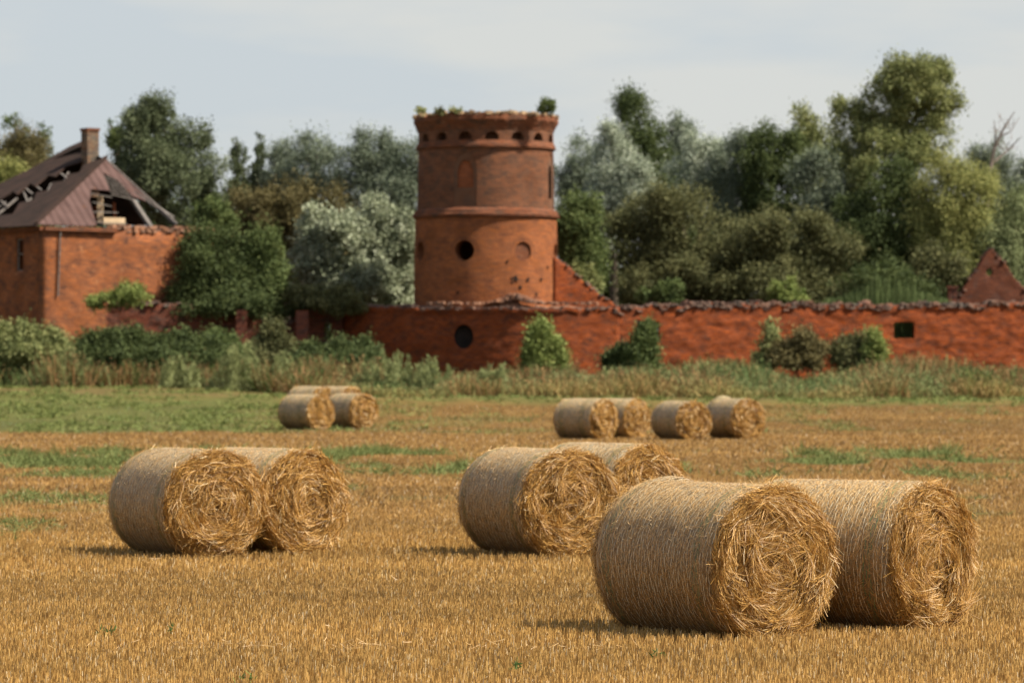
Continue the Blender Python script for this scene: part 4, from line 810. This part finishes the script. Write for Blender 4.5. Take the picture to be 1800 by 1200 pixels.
mb = MB(); mb.box(P(815, 592, 196.14) - cw.location, 1.25, .05, 1.9); mb.build('shade_panel', M['dark'], cw)  # dark panel added behind the round hole, standing for the shade inside
# moulding under the top: a real projecting course
xs, ysv, nx_, ny_, tp, s, q = WB; mb = MB(); L_ = cw.location
for (z0, z1, pr) in ((-0.26, -0.16, 0.05), (-0.155, -0.02, 0.10)):
    for i in range(int(len(xs) * 0.86)):
        vs = []
        for j in (i, i + 1):
            for (w, z) in ((pr, z0), (pr, z1), (-0.3, z1), (-0.3, z0)): vs.append((xs[j] + nx_[j] * w - L_.x, ysv[j] + ny_[j] * w - L_.y, tp[j] + z - L_.z))
        mb.add(vs, [(0, 4, 5, 1), (1, 5, 6, 2), (3, 7, 4, 0)], [(s[j] , tp[j] + z) for j in (i, i + 1) for z in (z0, z1, z1, z0)])
mb.build('moulding', M['wallbrick'], cw)
coping('broken_top', M['cope'], WB, cw, 26, dz=-0.02)
# sloping rubble apron between the curved wall and the tower
xs, ysv, nx_, ny_, tp, s, q = WB; V = []; UV = []; nj = 9; n = len(xs); ct = Vector((TX, TD))
for j in range(nj):
    t = j / (nj - 1)
    for i in range(n):
        a0 = Vector((xs[i] - nx_[i] * 0.5, ysv[i] - ny_[i] * 0.5)); dv = (a0 - ct); b0 = ct + dv.normalized() * min(RL - 0.1, dv.length); p = a0.lerp(b0, t)
        lump = 0.55 * math.exp(-((q[i] - 905) / 32) ** 2) + 0.25 * math.exp(-((q[i] - 750) / 25) ** 2) 
        V.append((p.x - L_.x, p.y - L_.y, tp[i] - 0.08 + (0.22 + lump) * t ** 0.8 + (float(vnoise(p.x * 2.3, p.y * 2.3, 6)) - .5) * 0.22 * min(1, t * 4) - L_.z)); UV.append((s[i], t))
id_ = np.arange(nj * n).reshape(nj, n); mesh('rubble_apron', V, np.stack([id_[:-1, :-1], id_[:-1, 1:], id_[1:, 1:], id_[1:, :-1]], -1).reshape(-1, 4), M['rubble'], cw)
mb = MB()
for k_ in range(200):
    a_ = random.gauss(905, 24) if k_ < 150 else random.uniform(730, 1050); D = random.uniform(195.6, 196.6) if k_ < 150 else random.uniform(195.6, 196.4)
    b_ = 533 - 16 * math.exp(-((a_ - 905) / 30) ** 2) * random.uniform(.4, 1) if 700 < a_ < 1060 else 535
    v = P(a_, b_, D) - L_; mb.box(v, random.uniform(.15, .35), random.uniform(.1, .25), random.uniform(.07, .14), random.uniform(0, 3), random.uniform(-.3, .3))
mb.build('loose_brick', M['rubble'], cw)['kind'] = 'stuff'
# gable stub right of the tower
gs = empty('gable_stub', (px(1030, 198.5), 198.5, tz(px(1030, 198), 198)), 0, 'sloping brick gable remnant leaning against the right of the tower', 'wall ruin')
tabG = [(975, pz(448, 199)), (985, pz(455, 199)), (1010, pz(478, 199)), (1035, pz(502, 199)), (1060, pz(522, 199)), (1090, pz(538, 199))]
go, WG = wall('gable_wall', M['wallbrick'], [(974, 198.6), (1096, 200.6)], interp(tabG), gs, rough=0.07, step=0.15)
coping('rough_edge', M['cope'], WG, gs, 22, sz=0.9)
# long right wall
rw = empty('brick_wall', (px(1450, 200), 200, tz(px(1450, 200), 200)), 0, 'long straight red brick wall with crumbling grey top running to the right edge', 'wall')
tabR = [(1070, pz(541, 198)), (1130, pz(541, 199)), (1200, pz(537, 199)), (1300, pz(534, 200)), (1450, pz(536, 202)), (1600, pz(537, 204)), (1750, pz(535, 206)), (2100, pz(535, 210))]
rwo, WR = wall('wall_face', M['wallbrick'], [(1078, 196.22), (1450, 200.3), (2050, 206.5)], interp(tabR), rw, rough=0.10)
bpy.context.view_layer.update()
boolcut(rwo, [box_cut(1566, 1603, 567, 595, 203, rw, dep=3), box_cut(1118, 1157, 565, 597, 198, rw, dep=3), box_cut(1327, 1360, 567, 605, 199.7, rw, dep=0.55)])
coping('crumbling_coping', M['cope'], WR, rw, 75, dz=-0.06, over=0.05, spread=0.13, sz=1.0)
mb = MB(); v = P(1585, 597.5, 202.9) - rw.location; mb.box(v, 1.25, 0.3, 0.10, math.atan2(7, 26)); mb.build('window_sill', M['rubble'], rw)
mb = MB()
for k_ in range(34): v = P(random.uniform(1328, 1358), random.uniform(569, 603), 200.0) - rw.location; mb.box(v, random.uniform(.2, .4), .3, random.uniform(.08, .16), 0.2, random.uniform(-.1, .1))
mb.build('blocked_opening', M['rubble'], rw)
# ruined left wall
lw = empty('ruined_wall', (px(350, 198), 198, tz(px(350, 198), 198)), 0, 'low ruined brick wall with broken gaps, half buried in shrubs on the left', 'wall')
z_ = lambda q: pz(q, 198)
tabL = [(76, z_(536)), (200, z_(531)), (330, z_(533)), (345, z_(542)), (380, z_(547)), (405, z_(540)), (440, z_(543)), (448, z_(550)), (470, z_(565)), (512, z_(570)), (517, z_(547)), (548, z_(535)), (562, z_(530)), (590, z_(538)), (604, z_(541))]
lwo, WL = wall('wall_face', M['ruin'], [(77, 198.0), (340, 199.5), (604, 201.3)], interp(tabL), lw, rough=0.08)
bpy.context.view_layer.update()
boolcut(lwo, [box_cut(570, 582, 568, 596, 201, lw, dep=3), box_cut(115, 132, 552, 570, 198, lw, dep=0.5)])
coping('broken_top', M['cope'], WL, lw, 24, dz=-0.02, spread=0.07)
for (a0, a1, t0, D) in ((415, 434, 544, 198.6), (520, 542, 546, 199.4)):
    mb = MB(); g_ = tz(px(a0, D), D); zz = pz(t0, D); c = Vector(((px(a0, D) + px(a1, D)) / 2, D + .1, (zz + g_) / 2)) - lw.location; mb.box(c, px(a1, D) - px(a0, D), 0.7, zz - g_, 0.06); mb.build('wall_pier', M['ruin'], lw)
# right gable
rg = empty('brick_gable', (px(1745, 205.6), 205.6, tz(px(1745, 205.6), 205.6)), 0, 'triangular brick gable with a small round hole behind the wall at the right edge', 'gable')
gz = lambda q: pz(q, 205.6)
tabT = [(1670, gz(545)), (1682, gz(528)), (1700, gz(500)), (1742, gz(436)), (1760, gz(455)), (1800, gz(508)), (1815, gz(530)), (1830, gz(545))]
gwo, WT = wall('gable_wall', M['bastion'], [(1668, 204.9), (1832, 206.3)], interp(tabT), rg, rough=0.05, step=0.15, thick=0.45)
bpy.context.view_layer.update()
boolcut(gwo, [box_cut(1733, 1744, 472, 485, 205.6, rg, True, dep=2)])
coping('ragged_edge', M['cope'], WT, rg, 16, thick=0.45, sz=0.8)
# little chimney stub in front of the gable
o = MB(); D = 204.6; c = P(1674, 522, D); o.box((0, 0, 0), .5, .5, 1.0); o.box((0, 0, .53), .62, .62, .12); o = o.build('brick_stub', M['ruin']); o.location = (c.x, D, c.z); 
mbx = MB(); g_ = tz(c.x, D); mbx.box((0, 0, (g_ - c.z - .5) / 2 - 0.0), .46, .46, (c.z - .5 - g_), 0); b_ = mbx.build('pier', M['ruin'], o); tag(o, 'small crumbling brick pier left of the triangular gable', 'pier')

# ---------------------------------------------------------------- house
HD = 196.5; NX, NY = px(76, HD), HD
gH = tz(NX, HD); u1 = Vector((math.cos(R(35)), math.sin(R(35)), 0)); u2 = Vector((-math.sin(R(35)), math.cos(R(35)), 0))   # along the lit wall, and along the shaded wall going back left
house = empty('ruined_house', (NX, NY, gH), 0, 'ruined orange brick house with collapsing brown sheet roof and chimney at the left edge', 'house')
eave = pz(398, HD) - gH; LA = 10.2; LBk = 14.5
def slab_wall(name, o0, d, ln, h, th, mat, inward, ragged=None, nx__=40, nzz=14):
    V = []; UV = []; xs_ = np.linspace(0, ln, nx__); base = -0.2
    for side in (0, 1):
        for j in range(nzz):
            t = j / (nzz - 1)
            for x_ in xs_:
                hh_ = h + (ragged(x_) if ragged else 0); z__ = base + (hh_ - base) * t; p_ = o0 + d * x_ + inward * (th * side); V.append((p_.x, p_.y, z__)); UV.append((x_, z__))
    id_ = np.arange(2 * nzz * nx__).reshape(2, nzz, nx__); f0, f1 = id_
    fs = [np.stack([f0[:-1, :-1], f0[:-1, 1:], f0[1:, 1:], f0[1:, :-1]], -1).reshape(-1, 4), np.stack([f1[:-1, :-1], f1[1:, :-1], f1[1:, 1:], f1[:-1, 1:]], -1).reshape(-1, 4),
          np.stack([f0[-1, :-1], f0[-1, 1:], f1[-1, 1:], f1[-1, :-1]], -1), np.stack([f0[0, :-1], f1[0, :-1], f1[0, 1:], f0[0, 1:]], -1), np.stack([f0[:-1, 0], f0[1:, 0], f1[1:, 0], f1[:-1, 0]], -1), np.stack([f0[:-1, -1], f1[:-1, -1], f1[1:, -1], f0[1:, -1]], -1)]
    o = mesh(name, V, np.concatenate(fs), mat, house, uv=UV); bm = bmesh.new(); bm.from_mesh(o.data); bmesh.ops.recalc_face_normals(bm, faces=bm.faces); bm.to_mesh(o.data); bm.free(); return o
Z0 = Vector((0, 0, 0))
w1 = slab_wall('wall', Z0, u1, LA, eave, 0.5, M['house'], u2, lambda x: (-0.10 if x > 5 else 0) + (float(vnoise(x * 2.2, 0, 3)) - .5) * (0.30 if x > 3.5 else 0.05))
w2 = slab_wall('wall', Z0 + u2 * 0.5, u2, LBk, eave, 0.5, M['house'], u1)
w3 = slab_wall('wall', u1 * (LA - .5) + u2 * .5, u2, LBk, eave - 0.3, 0.5, M['house'], u1, lambda x: (float(vnoise(x * 2.2, 9, 3)) - .5) * .4)
w4 = slab_wall('wall', u2 * (LBk + .5), u1, LA, eave, 0.5, M['house'], u2)
w2['label'] = 'shaded left wall with a narrow window'; w1['label'] = 'sunlit orange front wall'
bpy.context.view_layer.update()
# narrow window in the shaded wall
def hpt(p, q, o0, d):     # point on a vertical wall plane seen at picture position p,q
    # solve NX + o0.x + d.x*t = (p-900)/F * (NY + o0.y + d.y*t)
    k = (p - 900) / F; t = (k * (NY + o0.y) - NX - o0.x) / (d.x - k * d.y); v = o0 + d * t; Y_ = NY + v.y; return t, Vector((v.x, v.y, pz(q, Y_) - gH)), t
t0_, a_, _ = hpt(29, 420, Z0, u2); t1_, b_, _ = hpt(41, 476, Z0, u2)
cA = (a_ + b_) / 2; mbc = MB(); mbc.box(cA, abs(t0_ - t1_) + 0.0, 1.6, abs(a_.z - b_.z), math.atan2(u2.y, u2.x)); cu = mbc.build('cutter', None, house)
bpy.context.view_layer.update(); boolcut(w2, [cu])
mb = MB(); wd_ = abs(t0_ - t1_)
for e in (-.5, .5): mb.beam(cA + u2 * (wd_ * e) * .92 + Vector((0, 0, -.8)) + u1 * .1, cA + u2 * (wd_ * e) * .92 + Vector((0, 0, .8)) + u1 * .1, .08, .08)
for e in (-.8, .05, .8): mb.beam(cA - u2 * wd_ * .46 + Vector((0, 0, e)) + u1 * .1, cA + u2 * wd_ * .46 + Vector((0, 0, e)) + u1 * .1, .06, .06)
mb.build('window_frame', M['wood'], house)
# eaves cornice
mb = MB()
mb.beam(u2 * LBk + u1 * -.08 + Vector((0, 0, eave - .10)), u1 * -.08 + u2 * -.08 + Vector((0, 0, eave - .10)), .3, .22); mb.beam(u2 * -.08 + Vector((0, 0, eave - .10)), u2 * -.08 + u1 * 4.2 + Vector((0, 0, eave - .12)), .3, .2)
mb.build('eaves_cornice', M['band'], house)
mb = MB()
for k_ in range(240):
    x_ = random.uniform(3.9, LA) ; p_ = u1 * x_ + u2 * random.uniform(-.06, .45) + Vector((0, 0, eave - .05 + random.uniform(-.12, .2))); mb.box(p_, random.uniform(.18, .32), random.uniform(.12, .2), random.uniform(.07, .12), R(35) + random.uniform(-.5, .5), random.uniform(-.25, .25))
mb.build('broken_wall_top', M['rubble'], house)
# pilaster line / downpipe on the lit wall
mb = MB(); t_, a_, _ = hpt(104, 405, Z0, u1); _, b_, _ = hpt(100, 520, Z0, u1); mb.tube([a_ - u2 * .12, a_ * .5 + b_ * .5 - u2 * .1, b_ - u2 * .12], [.05, .05, .05], 6); mb.build('downpipe', M['wood'], house)
# roof: points by picture position and depth, thin real sheets
def hp(p, q, D): v = P(p, q, D); return Vector((v.x - NX, v.y - NY, v.z - gH))
cN = hp(64, 396, 196.0); cR = hp(330, 402, 202.6)
A1 = hp(186, 277, 203.6); A2 = hp(140, 250, 206.8); cL = hp(-190, 412, 208.6)
def sheet(name, pts, mat, th=0.06, par=None, ax=None, lab=None):
    nrm = (pts[1] - pts[0]).cross(pts[2] - pts[0]).normalized()
    if nrm.y > 0: nrm = -nrm
    ax = (ax or (pts[1] - pts[0])).normalized(); ay = nrm.cross(ax); n = len(pts); V = [p for p in pts] + [p - nrm * th for p in pts]
    o = mesh(name, V, [tuple(range(n)), tuple(range(2 * n - 1, n - 1, -1))] + [(i, i + n, (i + 1) % n + n, (i + 1) % n) for i in range(n)], mat, par or house, uv=[((p - pts[0]).dot(ax), (p - pts[0]).dot(ay)) for p in pts] * 2)
    bm = bmesh.new(); bm.from_mesh(o.data); bmesh.ops.recalc_face_normals(bm, faces=bm.faces); bm.to_mesh(o.data); bm.free()
    if lab: o['label'] = lab
    return o
# plane of the hip end: map picture position onto it
def onplane(p, q, a, b, c):
    nn = (b - a).cross(c - a); d0 = Vector(((p - 900) / F, 1, (HY - q) / F)); o0 = Vector((-NX, -NY, CAMZ - gH)); t = (a - o0).dot(nn) / d0.dot(nn); return o0 + d0 * t
HP = lambda p, q: onplane(p, q, cN, cR, A1)
ev = (cR - cN)
sheet('hip_roof_sheet', [HP(66, 394), HP(150, 397), HP(170, 396), HP(157, 353), HP(160, 332), HP(193, 335), HP(181, 303), HP(208, 318), HP(232, 344), HP(258, 354), HP(268, 352), HP(186, 277)], M['sheet'], ax=ev, lab='purple brown ribbed sheets with a torn opening')
LP = lambda p, q: onplane(p, q, cN, A1, cL)
HP2 = LP
sheet('side_roof_sheet', [LP(-60, 402), LP(64, 396), LP(185, 278), LP(163, 283), LP(146, 290), LP(139, 303), LP(118, 306), LP(112, 318), LP(92, 320), LP(86, 334), LP(64, 338), LP(58, 352), LP(34, 356), LP(22, 376), LP(0, 378), LP(-60, 392)], M['sheetdark'], ax=(cL - cN), lab='dark brown lower sheets slumping to the left eaves')
off = Vector((0, 0, .12))
sheet('side_roof_sheet', [LP(-120, 372) + off, LP(-60, 358) + off, LP(0, 354) + off, LP(22, 340) + off, LP(30, 345) + off, LP(52, 326) + off, LP(62, 331) + off, LP(84, 312) + off, LP(96, 314) + off, LP(116, 296) + off, LP(142, 288) + off, LP(143, 252) + off, LP(120, 262) + off, LP(60, 297) + off, LP(0, 326) + off, LP(-120, 372 - 6) + off], M['sheetdark'], ax=(cL - cN), lab='dark upper sheets along the ridge')
# dark attic volume and floor under the roof
dn = Vector((0, 0, -.35)) + u2 * .0
inn = lambda v, k=.9: (v - (cN + cR + cL) / 3) * k + (cN + cR + cL) / 3 - Vector((0, 0, .15))
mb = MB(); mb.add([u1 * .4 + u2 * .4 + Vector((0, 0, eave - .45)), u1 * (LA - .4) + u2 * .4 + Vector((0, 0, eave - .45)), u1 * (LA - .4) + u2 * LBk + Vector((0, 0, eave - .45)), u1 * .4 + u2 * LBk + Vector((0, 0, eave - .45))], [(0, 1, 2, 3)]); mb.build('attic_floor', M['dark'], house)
B1 = hp(215, 330, 208.5); cB = hp(300, 402, 212)
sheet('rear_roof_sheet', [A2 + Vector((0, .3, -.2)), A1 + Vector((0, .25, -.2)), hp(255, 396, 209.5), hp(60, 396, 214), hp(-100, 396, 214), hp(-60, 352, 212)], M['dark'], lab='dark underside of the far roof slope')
# rafters and battens
mb = MB()
for a_, b_ in [((186, 279), (310, 392))]:
    mb.beam(HP(*a_) - Vector((0, 0, .08)), HP(*b_) - Vector((0, 0, .08)) , .2 if a_[0] < 201 else .12, .16)
mb.beam(hp(222, 335, 203), hp(268, 404, 200.6), .22, .2); mb.beam(hp(252, 348, 204), hp(305, 384, 203), .2, .16)
for p_, q_, p2, q2 in [(140, 384, 40, 330), (30, 345, -30, 395), (55, 345, 5, 398), (10, 352, -60, 402), (90, 320, 75, 352), (120, 300, 108, 325)]: mb.beam(LP(p_ if p_ != 140 else 60, q_) - Vector((0, 0, .1)), LP(p2, q2) - Vector((0, 0, .1)), .09, .09)
split(mb, 'rafter', M['wood'], house)
mb = MB()
for k_ in range(7):
    y_ = 308 + k_ * 5.5; mb.beam(HP(180 + k_ * 2.5, y_ - 1) - Vector((0, 0, .05)), HP(210 + k_ * 4.2, y_ + 8) - Vector((0, 0, .05)), .09, .05)
for k_ in (0, 2, 3, 5):
    y_ = 340 + k_ * 10; mb.beam(HP(158 + k_ * 2, y_ + random.uniform(-5, 5)), HP(190 + k_ * 5 + random.uniform(-8, 14), y_ + random.uniform(0, 8)), .07, .05)
for k_ in range(6): mb.beam(HP(236 + k_ * 5, 336 + k_ * 4), HP(258 + k_ * 6, 349 + k_ * 4.5), .07, .05)
for k_ in (0, 3, 4, 7): mb.beam(LP(0 + k_ * 15, 352 - k_ * 7), LP(12 + k_ * 15, 362 - k_ * 7), .1, .05)
split(mb, 'batten', M['wood'], house)
mb = MB(); mb.beam(hp(180, 388, 200.6), hp(218, 389, 201.2), .3, .35); mb.beam(hp(176, 345, 202), hp(176, 390, 202), .28, .28); mb.build('attic_beam', M['palewood'], house)
mb = MB(); mb.beam(hp(170, 362, 202.4), hp(170, 392, 202.4), .35, .35); mb.beam(hp(200, 356, 203), hp(203, 392, 203), .14, .14); mb.build('attic_post', M['infill'], house)
mb = MB(); mb.beam(LP(64, 394) + Vector((0, 0, .05)), LP(186, 277) + Vector((0, 0, .05)), .22, .08); mb.build('hip_cap', M['sheetdark'], house)
# chimney
c0 = hp(158, 300, 205.2); ct = hp(158, 229, 205.2); wch = 31 / F * 205.2
ch = MB(); ch.box((c0 + ct) / 2 - Vector((0, 0, .7)), wch * .74, wch * .74, (ct - c0).length + 1.4, R(35)); cho = ch.build('chimney', M['chim'], house); 
ch = MB(); ch.box(ct + Vector((0, 0, .02)), wch * .84, wch * .84, .16, R(35)); ch.build('cap', M['band'], cho)
